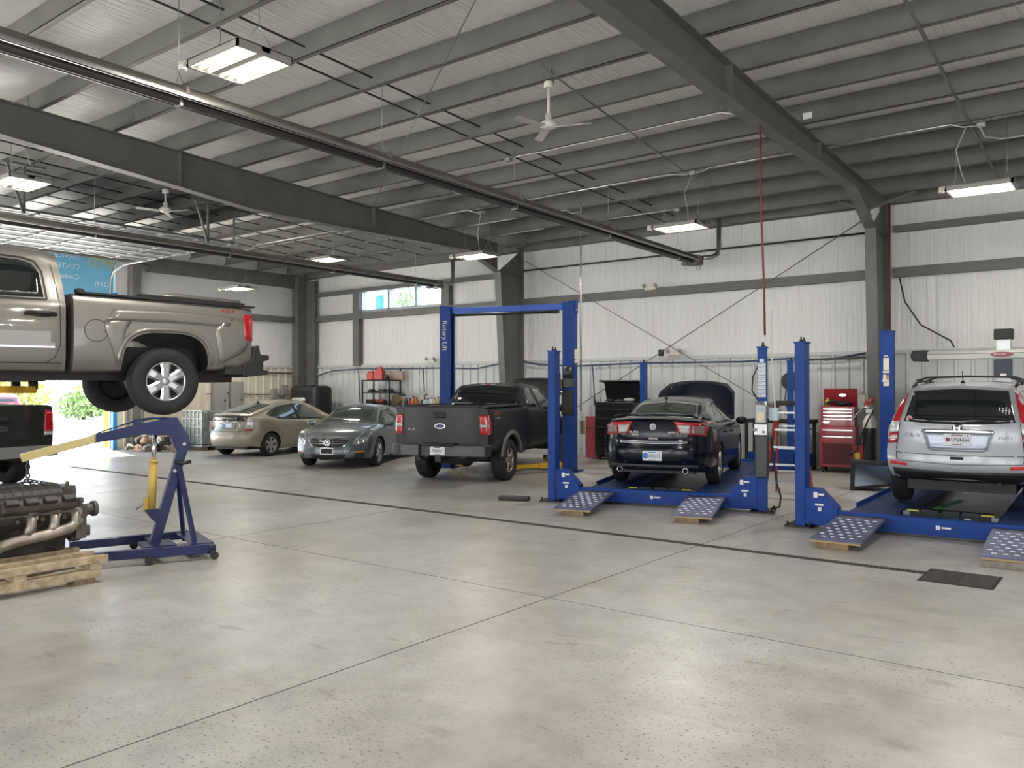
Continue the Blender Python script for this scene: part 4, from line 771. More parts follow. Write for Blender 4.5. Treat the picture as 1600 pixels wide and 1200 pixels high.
# charcoal extended cab on the far two-post lift, bonnet up
def truck_charcoal():
    P = mat('charcoal_metallic', (.010, .011, .012), .40, .1, coat=.12, coatr=.15, spec=.4); TAN = paint('flare_tan', (.16, .15, .13), .3, .5)
    S = dict(paint=P, bed=(-3.0, -.93), front=2.70, rail=1.45, w=.99, axle=-1.84, faxle=1.84, sill=.56, bed_sill=.62, arch_z=.44, arch_r=.475, arch_e=2.2, roof=1.905, roof_f=.62, cowl=1.18, belt=1.36, hood=(1.20, 1.12), tr=.40, tw=.28, rim=.235, style='five', rear_lean=.14, cab_cr=.08, rim_mat=mat('bronze_alloy', (.42, .38, .32), .35, .8))
    t, b, s = truck('charcoal extended cab pickup with raised bonnet between tall blue lift posts', -11.24, 14.13, 106.4, 0, S)
    s.patch('rear_window', [(.80, 1.43), (0, 1.42), (-.80, 1.43)], [(.64, 1.80), (0, 1.82), (-.64, 1.80)], 'B', GLASS, 14, 6)
    s.patch('high_brake_lamp', [(.17, 1.865), (-.17, 1.865)], [(.16, 1.895), (-.16, 1.895)], 'B', CLEARL, 6, 2, off=.01, th=.02); s.patch('high_brake_lens', [(.07, 1.868), (-.07, 1.868)], [(.07, 1.893), (-.07, 1.893)], 'B', REDL, 4, 2, off=.016, th=.02)
    b.pair('tail_lamp', [(.955, .94), (.80, .94)], [(.95, 1.30), (.79, 1.30)], 'B', REDL, n=5, m=7, off=.012, th=.03)
    b.pair('reversing_lamp', [(.958, 1.07), (.80, 1.07)], [(.957, 1.13), (.80, 1.13)], 'B', CLEARL, n=5, m=2, off=.016, th=.03)
    b.both('tail_lamp_side', [(-2.94, .94), (-2.86, .95)], [(-2.94, 1.30), (-2.88, 1.30)], REDL, n=3, m=5, off=.010, th=.02)
    b.line('tailgate_gap', [[(.775, .78), (.775, 1.42)], [(-.775, .78), (-.775, 1.42)], [(.775, .765), (-.775, .765)]], 'B', BLACK, w=.012)
    MB().bb((-3.02, -.80, 1.44), (-2.93, .80, 1.472)).build('tailgate_cap', BLACK, t, bevel=.006)
    for sg in (1, -1): MB().bar((-2.98, sg * .91, 1.46), (-.97, sg * .91, 1.465), .12, .025).build('bed_rail_cap', BLACK, t)
    b.patch('tailgate_handle', [(.11, 1.24), (-.11, 1.24)], [(.11, 1.34), (-.11, 1.34)], 'B', BLACK, 4, 3, off=.010, th=.015)
    e = b.badge('emblem', (0, 1.09), 'B', .115, .05, CHROME, .0, .014); b.badge('emblem_field', (0, 1.09), 'B', .10, .037, mat('badge_navy', (.02, .03, .10), .3), .012, .006)
    b.lettering('badge_lettering', 'F-150', .055, (.60, 1.09), 'B', mat('badge_dark', (.12, .12, .125), .35, .6), 1.2); b.lettering('badge_lettering', 'XLT', .06, (.60, 1.02), 'B', mat('badge_silver', (.5, .5, .5), .35, .6), 1.5)
    for v in 'LR': b.lettering('badge_lettering', 'FX4', .11, (-2.60, 1.32), v, mat('badge_orange', (.42, .06, .03), .4), 1.1); b.lettering('badge_lettering', 'OFF ROAD', .045, (-2.58, 1.235), v, mat('badge_grey', (.30, .30, .30), .4), 1.1)
    BP = paint('bumper_grey', (.05, .05, .049), .3, .45); bp = MB()
    for sg in (1, -1): bp.prism([(-3.17, sg * .36), (-3.16, sg * .74), (-3.10, sg * .95), (-2.92, sg * 1.0), (-2.92, sg * .36)], .54, .755, 'z')
    bp.prism([(-3.10, -.37), (-3.10, .37), (-2.95, .37), (-2.95, -.37)], .53, .74, 'z'); ro = bp.build('rear_bumper', BP, t, bevel=.02)
    MB().bb((-3.168, -.36, .74), (-2.95, .36, .775)).build('bumper_step', BLACK, t, bevel=.008)
    o = MB().box((-3.118, 0, .64), (.008, .305, .153)).build('licence_plate', PLATEW, t, bevel=.003); text('plate_lettering', 'TK866NLY', .075, INK, o, (-3.124, 0, .637), (90, 0, -90), sx=.62); MB().box((-3.124, 0, .698), (.003, .13, .012)).build('plate_marking', INK, o); MB().box((-3.124, 0, .582), (.003, .10, .008)).build('plate_marking', INK, o)
    MB().bb((-3.1, -.06, .44), (-2.8, .06, .54)).cyl((-3.0, .45, .47), (-2.3, .45, .47), .035, 10).build('tow_hitch', DARKST, t)
    MB().cyl((-2.45, -.05, .38), (-2.45, -.05, .62), .37, 22).cyl((-2.45, -.05, .34), (-2.45, -.05, .38), .18, 16).build('spare_wheel', RUBBER, t)
    # flares round the wheel openings
    for ax, sh in ((-1.84, b), (1.84, s)):
        for sg, v in ((1, 'L'), (-1, 'R')):
            pts = [(ax + .50 * math.cos(R(a)), .44 + .50 * math.sin(R(a))) for a in range(14, 167, 8)] 
            P3 = []
            for p in pts: P3.append((p[0], sg * 1.0, p[1]))
            P3 = [(P3[0][0] + .03, sg * .99, .50)] + P3 + [(P3[-1][0] - .03, sg * .99, .50)]
            f = MB(); vs = []
            for p in P3:
                cx, cz = p[0] - ax, p[2] - .44; L = math.hypot(cx, cz); u = (cx / L, cz / L)
                for k, yy in ((-.032, 1.005), (.045, 1.005), (.06, .975), (-.032, .95)): vs.append((ax + u[0] * (L + k), sg * yy, .44 + u[1] * (L + k)))
            n = len(P3); f.add(vs, [(4 * i + k, 4 * i + (k + 1) % 4, 4 * i + 4 + (k + 1) % 4, 4 * i + 4 + k) for i in range(n - 1) for k in range(4)], False); f.build('wheel_arch_flare', TAN, t, bevel=.004)
    for v in 'LR':
        s.patch('rear_quarter_window', [(-.70, 1.41), (-.20, 1.40)], [(-.60, 1.75), (-.52, 1.79), (-.20, 1.80)], v, GLASS, 8, 5, off=.005); s.patch('front_door_window', [(-.08, 1.38), (.28, 1.33), (1.10, 1.30)], [(-.10, 1.80), (.5, 1.76), (1.10, 1.36)], v, GLASSG, 12, 6, off=.005)
        s.line('door_gap', [[(-.78, .62), (-.80, 1.3), (-.70, 1.82)], [(-.14, .60), (-.14, 1.82)], [(1.12, .62), (1.12, 1.26)], [(-.78, .61), (1.12, .60)]], v, DARKST, w=.008)
        s.patch('rocker_panel', [(-.85, .57), (1.30, .57)], [(-.85, .66), (1.30, .66)], v, mat('dark_grey_plastic', (.04, .045, .05), .5), 10, 2, off=.012, th=.02)
    handles(s, [(.02, 1.18)], P, .2); mirror_pod(s, 1.02, 1.30, .1, BLACK, 1.6)
    s.patch('windscreen', [(1.14, .76), (1.14, -.76)], [(.70, .64), (.70, -.64)], 'T', GLASSG, 10, 6); s.patch('engine_bay', [(2.55, .62), (2.55, -.62)], [(1.4, .66), (1.4, -.66)], 'T', DARKST, 8, 6, off=.012)
    s.pair('head_lamp', [(.88, .80), (.55, .80)], [(.86, 1.02), (.55, 1.0)], 'F', CLEARL); s.patch('grille', [(.5, .72), (-.5, .72)], [(.5, 1.02), (-.5, 1.02)], 'F', CHROME)
    hb = []; n, m = 10, 8; M = Matrix.Translation((1.35, 0, 1.26)) @ Matrix.Rotation(R(-40), 4, 'Y')
    for j in range(m + 1):
        u = j / m; w = .80 - .06 * u - .10 * max(0, u - .8) / .2
        for i in range(n + 1): v = -1 + 2 * i / n; hb.append(M @ Vector((u * 1.22, v * w, .06 - .09 * abs(v) ** 3 - .05 * u * u)))
    q = MB(); Wd = n + 1; q.add(hb, [(j * Wd + i, j * Wd + i + 1, (j + 1) * Wd + i + 1, (j + 1) * Wd + i) for j in range(m) for i in range(n)], True)
    o = q.build('bonnet', P, t); sd = o.modifiers.new('thick', 'SOLIDIFY'); sd.thickness = .04
truck_charcoal()
def truck_dark():
    P = paint('dark_truck_paint', (.02, .022, .02), .3, .3)
    S = dict(paint=P, bed=(-2.95, -1.0), front=2.75, rail=1.50, w=1.0, axle=-1.80, faxle=1.80, sill=.55, bed_sill=.62, arch_z=.44, arch_r=.47, arch_e=2.6, roof=1.60, roof_f=.4, cowl=1.1, belt=1.38, hood=(1.22, 1.15), tr=.42, tw=.29, rim=.22, style='five')
    S['roof'] = 1.93
    t, b, s = truck('dark pickup seen tail-on in the open doorway beneath the raised silver truck', DTX, DTY, DTH, 0, S)
    b.pair('tail_lamp', [(.955, 1.0), (.77, 1.0)], [(.95, 1.38), (.79, 1.40)], 'B', REDL, n=5, m=6, off=.012, th=.03); b.pair('reversing_lamp', [(.955, .94), (.77, .94)], [(.955, 1.0), (.77, 1.0)], 'B', CLEARL, n=4, m=2, off=.012, th=.03)
    b.line('tailgate_gap', [[(.75, .80), (.75, 1.46)], [(-.75, .80), (-.75, 1.46)]], 'B', DARKST, w=.012); b.patch('tailgate_handle', [(.13, 1.2), (-.13, 1.2)], [(.13, 1.28), (-.13, 1.28)], 'B', BLACK, 4, 3, off=.01); b.badge('emblem', (0, 1.08), 'B', .1, .045, CHROME)
    MB().prism([(-3.12, -.92), (-3.12, .92), (-2.9, 1.0), (-2.9, -1.0)], .56, .76, 'z').build('rear_bumper', paint('bumper_silver', (.35, .36, .35), .6, .3), t, bevel=.015)
    s.patch('rear_window', [(.74, 1.45), (-.74, 1.45)], [(.6, 1.80), (-.6, 1.80)], 'B', GLASS, 8, 4)
    for v in 'LR': s.patch('side_window', [(-.7, 1.42), (1.05, 1.40)], [(-.6, 1.78), (.3, 1.80), (1.05, 1.44)], v, GLASS, 10, 4)
DTX, DTY, DTH = -18.78, 5.41, 190
truck_dark()
# ================================================================ lifts
def four_post(label, x, y, th, back_h, power, back_x=-1.6):
    """drive-on lift; local origin between the front posts, +y along the runways"""
    t = thing('four_post_lift', label, 'car lift', (x, y, 0), R(th - 90))
    LB = LIFTB; DK = mat('lift_blue_dark', (.02, .05, .16), .5, .2, noise=(5, .3)); PLT = mat('tread_plate_blue', (.10, .115, .20), .5, .4, noise=(4, .3))
    for sx_, yy, h in ((-1, 0, 2.37), (1, 0, 2.37), (-1, 6.25, back_h), (1, 6.25, 2.37)):
        px = sx_ * 1.6; w_ = .06
        if h > 2.5: px, w_ = -1.80, .115
        p = MB().bb((px - w_, yy - .012, .02), (px + w_, yy, h)).bb((px - w_, yy, .02), (px - w_ + .012, yy + .22, h)).bb((px + w_ - .012, yy, .02), (px + w_, yy + .22, h)).bb((px - w_ + .012, yy + .1, .02), (px + w_ - .012, yy + .112, h))
        o = p.build('post', LB, t); MB().bb((px - w_ - .015, yy - .03, h), (px + w_ + .015, yy + .235, h + .018)).build('post_cap', LB, o)
        for dy in (.03, .16): MB().cyl((px + .01, yy + dy, h + .018), (px + .01, yy + dy, h + .08), .011, 8).cyl((px + .01, yy + dy, h + .02), (px + .01, yy + dy, h + .045), .022, 6).build('anchor_bolt', DARKST, o)
        b = MB().bb((px - .17, yy - .12, 0), (px + .17, yy + .34, .022))
        for dx in (-.14, .14):
            for dy in (-.07, .29): b.cyl((px + dx, yy + dy, .022), (px + dx, yy + dy, .07), .014, 6)
        b.build('base_plate', DARKST, o)
    for yy in (0.02, 6.27):
        o = MB().bb((-1.53, yy, .035), (1.53, yy + .16, .235)).build('cross_beam', LB, t, bevel=.008)
        for sx_ in (-1, 1):
            g = MB().prism([(sx_ * 1.54, .04), (sx_ * 1.54, .50), (sx_ * 1.36, .50), (sx_ * 1.14, .27), (sx_ * 1.14, .04)], yy - .02, yy + .18, 'y').build('beam_yoke', LB, t, bevel=.006)
            if yy < 1: MB().bb((sx_ * 1.36 - .07, yy - .026, .39), (sx_ * 1.36 - .02, yy - .02, .46)).bb((sx_ * 1.36 - .01, yy - .026, .42), (sx_ * 1.36 + .06, yy - .02, .445)).bb((sx_ * 1.36 - .05, yy - .026, .29), (sx_ * 1.36 + .05, yy - .02, .315)).bb((sx_ * 1.36 - .015, yy - .026, .22), (sx_ * 1.36 + .025, yy - .02, .27)).build('warning_label', STICKER, g)
        if yy < 1: MB().bb((-.03, yy - .006, .115), (.015, yy, .165)).build('maker_label', STICKER, o); MB().bb((.03, yy - .006, .13), (.13, yy, .15)).build('maker_label', STICKER, o)
    for sx_ in (-1, 1):
        c = sx_ * .83
        o = MB().bb((c - .27, -.06, .165), (c + .27, 6.35, .2)).bb((c - .27, -.06, .06), (c - .25, 6.35, .2)).bb((c + .25, -.06, .06), (c + .27, 6.35, .2)).build('runway', DK, t, bevel=.004)
        MB().bb((c + .25 * sx_ , .8, .2), (c + .27 * sx_, 6.3, .26)).build('runway_flange', LB, o)
        r = MB(); A = [(-.06, .20), (-.20, .20), (-1.32, .108), (-1.32, .085), (-.2, .165), (-.06, .165)]; r.prism(A, c - .27, c + .27, 'x')
        hs = r; hs.mi = 1
        for k in range(8):
            for j in range(5):
                u = -.30 - k * .13; xx = c - .2 + j * .1 + (.05 if k % 2 else 0); zz = .20 + (u + .20) / 1.12 * .092
                if xx < c + .24: hs.box((xx, u, zz + .003), (.045, .022, .006), (-.1, 0, 0))
        r.build('approach_ramp', [PLT, mat('bright_stud', (.55, .56, .62), .35, .8)], t)
        MB().bb((c - .26, -1.325, .066), (c + .26, -1.29, .086)).build('ramp_edge', mat('raw_wood_edge', (.38, .27, .13), .8), o)
        MB().cyl((c - .28, -.08, .19), (c + .28, -.08, .19), .018, 10).build('ramp_hinge', DARKST, o)
    if power:
        p = MB().bb((1.52, -.22, .52), (1.70, -.05, 1.12)); p.build('oil_tank', mat('tank_black', (.025, .028, .032), .35), t, bevel=.02)
        MB().bb((1.51, -.21, 1.12), (1.69, -.04, 1.28)).cyl((1.55, -.22, 1.2), (1.50, -.24, 1.2), .02, 8).ball((1.64, -.22, 1.17), .02).build('valve_block', STEEL, t, bevel=.01)
        MB().cyl((1.60, -.12, 1.28), (1.60, -.12, 1.60), .085, 18).bb((1.53, -.21, 1.30), (1.67, -.15, 1.55)).build('pump_motor', mat('motor_grey', (.30, .31, .33), .4, .5), t); MB().bb((1.555, -.214, 1.32), (1.645, -.21, 1.45)).build('motor_label', mat('label_cream', (.7, .62, .4), .5), t)
        lb = MB(); n = 9
        for k in range(n): lb.bb((1.545, -.016, 1.66 + k * .055), (1.655, -.012, 1.66 + k * .055 + .05))
        lb.bb((1.57, -.016, 2.16), (1.63, -.012, 2.21)); lb.build('safety_label', mat('label_pale_blue', (.66, .70, .76), .5), t)
        ln = MB()
        for k in range(n): ln.bb((1.56, -.018, 1.69 + k * .055), (1.56 + .04 + .04 * ((k * 7) % 3) / 2, -.0155, 1.697 + k * .055))
        ln.build('label_print', INK, t)
        MB().tube([(1.73, -.03, 1.1), (1.77, -.03, .7), (1.80, -.05, .45), (1.86, -.05, .25), (1.84, -.02, .10), (1.72, .05, .06)], .014, 8).build('hydraulic_hose', BLACK, t)
        MB().tube([(1.54, .05, 2.10), (1.47, .04, 1.95), (1.46, .04, 1.75), (1.54, .05, 1.62)], .011, 6).build('hydraulic_hose', BLACK, t)
    return t
L1 = four_post('blue four-post ramp lift carrying the black saloon, pump and pale labels on one post', -5.92, 11.10, 105.5, 2.37, True)
L2 = four_post('blue four-post ramp lift carrying the silver crossover beside the floor grate', -1.95, 10.72, 92.0, 2.88, False)
lb = MB()
for a, b_ in (((-.05, 1.98), (.05, 2.22)), ((-.06, 1.93), (.06, 1.97)), ((-.055, 1.80), (.0, 1.90)), ((-.07, 1.76), (.05, 1.80)), ((-.05, 1.68), (.05, 1.755)), ((-.04, 2.25), (.03, 2.27))): lb.bb((-1.8 + a[0], 6.23, a[1] + .15), (-1.8 + b_[0], 6.236, b_[1] + .15))
lb.build('safety_label', mat('label_cream2', (.72, .66, .56), .5), L2); MB().bb((-1.8, 6.229, 1.95), (-1.75, 6.234, 2.04)).build('caution_label', mat('label_tan', (.40, .24, .10), .5), L2)
def local(t, p):
    c, s = math.cos(t.rotation_euler.z), math.sin(t.rotation_euler.z); return (t.location.x + c * p[0] - s * p[1], t.location.y + s * p[0] + c * p[1], p[2])
# timber blocks under the ramp tips
def block(lift, lx, dims, lab, name='timber_block', mt=OLDWOOD):
    o = MB().bb((-dims[0] / 2, -dims[1] / 2, 0), (dims[0] / 2, dims[1] / 2, dims[2])).build(name, mt, bevel=.004); p = local(lift, (lx, -1.25, 0)); o.location = p; o.rotation_euler = (0, 0, lift.rotation_euler.z + .08); tag(o, lab, 'block', 'timber blocks under the ramp tips')
block(L1, -.83, (.30, .14, .064), 'worn timber block under the ramp tip near the charcoal pickup'); block(L1, .76, (.30, .14, .064), 'worn timber block under the ramp tip below the lift pump')
block(L2, -.88, (.36, .16, .064), 'worn timber block under the ramp tip next to the lift post with no pump'); block(L2, .83, (.50, .20, .064), 'grey timber block under the ramp tip close to the floor grate', mt=mat('grey_timber', (.22, .20, .17), .85, noise=(10, .3)))
# rolling jacks hung between the runways
def jack(lift, ly, lab):
    p = local(lift, (0, ly, .10)); t = thing('rolling_jack', lab, 'jack', p, lift.rotation_euler.z, 'rolling jacks between the runways'); DP = mat('jack_dark_green', (.012, .022, .024), .45)
    MB().bb((-.46, 0, 0), (.46, .35, .10)).build('tray', DP, t, bevel=.01)
    for x in (-.22, .02, .24): MB().bb((x - .10, -.02, .03), (x + .10, .1, .13)).build('lift_pad', DP, t, bevel=.008)
    for x in (-.42, .42): MB().bb((x - .07, -.01, .10), (x + .07, .03, .118)).build('pull_handle', mat('jack_yellow', (.55, .50, .10), .5), t)
    MB().cyl((-.5, .2, .02), (.5, .2, .02), .03, 10).build('axle', STEEL, t); MB().bb((.17, -.024, .035), (.24, -.02, .06)).build('maker_label', STICKER, t)
    for s_ in (-1, 1): MB().bb((s_ * .5 - .04, .02, .02), (s_ * .5 + .04, .3, .09)).build('rail_roller', STEEL, t)
jack(L1, .55, 'dark rolling jack tray slung under the tail of the black saloon'); jack(L2, .85, 'dark green rolling jack with yellow grips slung under the silver crossover')
p = local(L2, (-.25, 1.6, .16)); ch = MB(); pts = [(0, 0, 0), (.1, .35, .03), (.22, .7, .06)]
ch.tube([(k * .02, k * .07, .005 * k) for k in range(10)], .014, 6)
for k in range(10): ch.box((k * .02, k * .07, .005 * k), (.08, .035, .03))
tag(ch.build('cable_chain', mat('chain_green', (.03, .10, .04), .5), loc=p), 'green segmented cable chain trailing behind the rolling jack under the crossover', 'cable')
# alignment beam on the wall side of the second lift
ab = thing('alignment_machine', 'grey alignment camera beam with dark end cap on a silver mast behind the crossover', 'alignment machine', (-1.95, 17.75, 0), 0)
MB().bb((-1.48, -.05, 2.34), (2.0, .05, 2.50)).bb((-1.48, -.062, 2.44), (2.0, .05, 2.475)).build('camera_beam', mat('beam_grey', (.42, .42, .40), .4, .3), ab, bevel=.015)
MB().prism([(-1.72, 2.32), (-1.76, 2.42), (-1.72, 2.53), (-1.44, 2.53), (-1.46, 2.43), (-1.44, 2.31)], -.09, .09, 'y').build('end_cap', BLACK, ab, bevel=.02)
MB().cyl((-1.6, -.095, 2.42), (-1.6, -.07, 2.42), .05, 16).build('camera_lens', DARKST, ab)
q = [(.1 * 0 + x, 2.42 + z) for x, z in [(.19 * math.cos(a), .045 * math.sin(a)) for a in [2 * math.pi * k / 24 for k in range(24)]]]
o = MB().prism([(max(-.19, min(.19, x * 1.0)) - .27 + .08, z) for x, z in q], -.075, -.06, 'y').build('maker_badge', mat('badge_maroon', (.22, .02, .03), .3), ab); text('badge_lettering', 'HUNTER', .045, STICKER, o, (-.22, -.078, 2.42), (90, 0, 0), sx=1.1)
MB().bb((-.30, .06, .05), (-.06, .2, 2.84)).build('mast', mat('mast_silver', (.62, .64, .66), .35, .4), ab, bevel=.01); MB().bb((-.33, .0, 2.70), (-.02, .22, 2.90)).build('mast_head', BLACK, ab, bevel=.015)
o = MB().bb((-.33, -.02, 1.98), (-.03, .06, 2.33)).build('carriage', mat('carriage_navy', (.02, .03, .05), .4), ab, bevel=.015); MB().bb((-.22, -.026, 2.02), (-.12, -.02, 2.06)).build('label', STICKER, o); MB().bb((-.4, -.1, 0), (.1, .4, .05)).build('mast_foot', BLACK, ab)
# ---------------------------------------------------------------- two-post lifts
def two_post(label, x, y, th, half, h, arms, colr, reach=(1.05, 1.05), inner=.55):
    t = thing('two_post_lift', label, 'car lift', (x, y, 0), R(th))     # local +x across, +y along the car
    for s_ in (-1, 1):
        c = s_ * half
        o = MB().bb((c + s_ * .12, -.14, .02), (c + s_ * .135, .14, h)).bb((c - s_ * .12, -.14, .02), (c + s_ * .12, -.125, h)).bb((c - s_ * .12, .125, .02), (c + s_ * .12, .14, h)).bb((c - s_ * .12, -.125, .02), (c - s_ * .108, -.07, h)).bb((c - s_ * .12, .07, .02), (c - s_ * .108, .125, h)).build('post', colr, t)
        MB().bb((c - .23, -.30, 0), (c + .23, .30, .025)).build('base_plate', colr, o); MB().prism([(c - .22, -.28), (c + .22, -.28), (c + .22, .28), (c - .22, .28)], .02, .03, 'z').build('floor_anchor', DARKST, o)
        MB().bb((c - s_ * .18, -.11, arms), (c - s_ * .02, .11, arms + .7)).build('carriage', mat('carriage_navy', (.02, .03, .05), .4), t)
        for e in (-1, 1):
            a = (c - s_ * .16, e * .06, arms + .06); b_ = (s_ * inner, e * reach[e > 0], arms + .06)
            ar = MB().bar(a, ((a[0] + b_[0]) / 2, (a[1] + b_[1]) / 2, arms + .06), .12, .11).bar(((a[0] + b_[0]) / 2 - .1 * (b_[0] - a[0]), (a[1] + b_[1]) / 2 - .1 * (b_[1] - a[1]), arms + .06), b_, .09, .08).build('swing_arm', YEL, t, bevel=.006)
            MB().cyl((b_[0], b_[1], arms + .06), (b_[0], b_[1], arms + .16), .05, 12).build('lift_pad', BLACK, ar)
    return t
T2 = two_post('tall blue two-post lift with overhead beam straddling the charcoal pickup', -11.20, 14.30, 17.5, 1.44, 3.62, .10, LIFTB)
MB().bar((-1.5, 0, 3.55), (1.5, 0, 3.55), .12, .13).build('overhead_beam', mat('beam_blue', (.03, .10, .42), .35, .2), T2, bevel=.006); MB().cyl((-1.4, .12, 3.46), (1.05, .12, 3.46), .03, 10).build('limit_bar', BLACK, T2)
MB().bb((1.04, .06, 3.42), (1.16, .16, 3.54)).build('limit_switch', BLACK, T2)
for s_ in (-1, 1): MB().prism([(s_ * 1.30, 3.46), (s_ * 1.30, 3.64), (s_ * 1.60, 3.68), (s_ * 1.60, 3.40), (s_ * 1.40, 3.40)], -.09, .09, 'y').cyl((s_ * 1.44, -.11, 3.56), (s_ * 1.44, .11, 3.56), .07, 14).build('post_head', LIFTB, T2)
o = text('maker_lettering', 'Rotary Lift', .16, STICKER, T2, (-1.45, -.146, 2.98), (90, 90, 0)); 
MB().bb((1.31, -.20, 1.22), (1.57, -.14, 1.75)).build('post_cover', BLACK, T2, bevel=.02)
MB().cyl((1.5, -.3, 2.0), (1.5, -.3, 2.25), .10, 16).bb((1.40, -.36, 1.82), (1.6, -.16, 2.0)).bb((1.2, -.30, 1.78), (1.36, -.16, 1.98)).cyl((1.27, -.28, 1.95), (1.27, -.28, 2.12), .05, 10).build('pump_unit', mat('pump_black', (.03, .03, .032), .4), T2); MB().bb((1.235, -.335, 2.0), (1.30, -.328, 2.1)).build('pump_label', mat('label_cream', (.7, .62, .4), .5), T2); MB().tube([(1.3, -.22, 1.8), (1.35, -.28, 1.72), (1.33, -.26, 1.66)], .018, 6).build('pump_lever', CHROME, T2)
MB().bb((1.58, -.12, 2.42), (1.68, .0, 2.62)).ball((1.63, -.14, 2.36), .05).build('switch_box', mat('switch_ivory', (.62, .60, .52), .5), T2)
MB().tube([(1.1, .11, 3.45), (1.2, .05, 3.40), (1.32, .0, 3.36), (1.44, 0, 3.40), (1.62, -.05, 3.48)], .012, 6).build('power_cable', STICKER, T2)
T1 = two_post('blue two-post lift with yellow arms holding the silver truck aloft', -10.72, 3.0, -98.8 + 90, 1.62, 3.6, 1.715, LIFTB, (.45, 1.18), .40)
# ================================================================ engine hoist, engine, pallet
hb_ = mat('hoist_blue', (.010, .017, .085), .45, 0, coat=.15, noise=(6, .2)); HY = mat('hoist_yellow', (.50, .34, .08), .45, noise=(6, .15)); HY2 = mat('hoist_pale_yellow', (.58, .47, .22), .5)
hz = math.atan2(-.944, -.33) ; HT = thing('engine_hoist', 'blue engine hoist with yellow boom tip and ram, standing by the pallet', 'hoist', (-8.25, 5.08, 0), hz)   # local x forward along the boom
MB().prism([(.24, 1.03), (.13, 1.14), (.155, 1.27), (.27, 1.475), (.36, 1.465), (1.06, 1.315), (1.06, 1.225), (.58, 1.30), (.34, 1.28), (.30, 1.16)], -.05, .05, 'y').build('boom', hb_, HT, bevel=.006)
MB().bar((1.0, 0, 1.282), (1.72, 0, 1.098), .065, .082).build('boom_extension', HY2, HT, bevel=.004)
MB().bar((.51, 0, .06), (.205, 0, 1.15), .09, .10, up=(1, 0, 0)).prism([(.60, .50), (.45, .50), (.46, .34), (.51, .38)], -.05, .05, 'y').build('mast', hb_, HT, bevel=.005)
for s_ in (-1, 1): MB().bar((.26, s_ * .05, 1.0), (.13, s_ * .30, .08), .04, .04).build('mast_brace', hb_, HT)
for z, x in ((1.185, .20), (.90, .295), (1.27, .52)): MB().cyl((x, -.065, z), (x, .065, z), .018, 8).build('pivot_bolt', STEEL, HT)
MB().cyl((.525, 0, .46), (.50, 0, 1.0), .045, 18).cyl((.5, 0, 1.0), (.497, 0, 1.02), .05, 18).bb((.56, -.03, .46), (.60, .03, .62)).build('ram', HY, HT); MB().cyl((.50, 0, 1.0), (.485, 0, 1.29), .022, 14).build('ram_rod', CHROME, HT); MB().tube([(.57, .0, .585), (.68, .0, .51)], .014, 8).build('pump_handle', STEEL, HT)
MB().bar((.02, -.52, .10), (.02, .52, .10), .09, .09).build('rear_beam', hb_, HT, bevel=.004); MB().bb((-.03, -.4, .145), (.20, .4, .152)).bb((.3, -.20, .09), (.62, .20, .13)).bar((.5, -.50, .11), (.5, .50, .11), .06, .06).build('base_frame', hb_, HT)
for s_ in (-1, 1):
    MB().bar((.05, s_ * .50, .11), (1.26, s_ * (.38 if s_ > 0 else .40), .12), .075, .09).build('leg', hb_, HT, bevel=.005)
    for x, yy in ((.0, .56), (.62, .50)):
        w = MB().cyl((x, s_ * yy - .018, .042), (x, s_ * yy + .018, .042), .042, 16).bar((x, s_ * yy, .045), (x + .02, s_ * yy * .97, .09), .05, .02); w.build('caster', DARKST, HT)
MB().tube([(.30, .06, 1.0), (.22, .10, .98), (.14, .12, 1.0)], .02, 6).build('release_handle', BLACK, HT)
MB().bb((.62, -.02, 1.30), (.70, .02, 1.46)).tube([(.66, .0, 1.45), (.5, 0, 1.47), (.34, 0, 1.46)], .014, 6).tube([(.66, 0, 1.45), (1.0, 0, 1.34), (1.25, 0, 1.23)], .008, 6).build('boom_stay', hb_, HT)
# lifting chain: alternating links
tipw = (-8.25 - .33 * 1.66, 5.08 - .944 * 1.66)
ch = MB(); CS = mat('chain_steel', (.09, .085, .08), .45, .7)
def links(p, q, n):
    p, q = Vector(p), Vector(q); d = (q - p) / n; u = d.normalized(); a = u.orthogonal().normalized(); b = u.cross(a)
    for k in range(n):
        c = p + d * (k + .5); w = a if k % 2 else b; h = d.length * .68
        ch.tube([c + u * h * math.cos(t) + w * .017 * math.sin(t) for t in [2 * math.pi * j / 10 for j in range(10)]], .006, 6, True)
links((*tipw, 1.075), (*tipw, .90), 4); ch.tube([(tipw[0], tipw[1], .91), (tipw[0], tipw[1], .86), (tipw[0] + .0, tipw[1] + .025, .84), (tipw[0], tipw[1] + .03, .87)], .011, 6)
links((tipw[0], tipw[1], .875), (tipw[0] + .10, tipw[1] - .17, .83), 5); links((tipw[0], tipw[1], .875), (tipw[0] + .05, tipw[1] + .19, .825), 5)
tag(ch.build('lifting_chain', CS), 'dark steel lifting chain hooked from the yellow boom tip to the engine', 'chain')
PT = thing('wooden_pallet', 'rough timber pallet frame under the greasy engine', 'pallet', (-8.25, 3.0, 0), 0)
for x in (-.52, 0, .52): MB().bb((x - .06, -.75, .045), (x + .06, .70, .125)).build('stringer', WOOD, PT, bevel=.004)
for x in (-.55, -.3, 0, .3, .575): MB().bb((x - .045, -.80, .185), (x + .045, .745, .245)).build('deck_board', WOOD, PT, bevel=.004)
for yy in (-.70, 0, .64): MB().bb((-.60, yy - .05, .125), (.60, yy + .05, .185)).build('cross_board', WOOD, PT, bevel=.004)
for yy in (-.35, .55):
    for x in (-.5, .5): MB().bb((x - .08, yy - .09, 0), (x + .08, yy + .09, .045)).build('foot_block', OLDWOOD, PT)
EN = thing('engine', 'greasy grey V8 engine with bare silver exhaust manifold resting on the pallet', 'engine', (-8.36, 3.36, .247), 0)
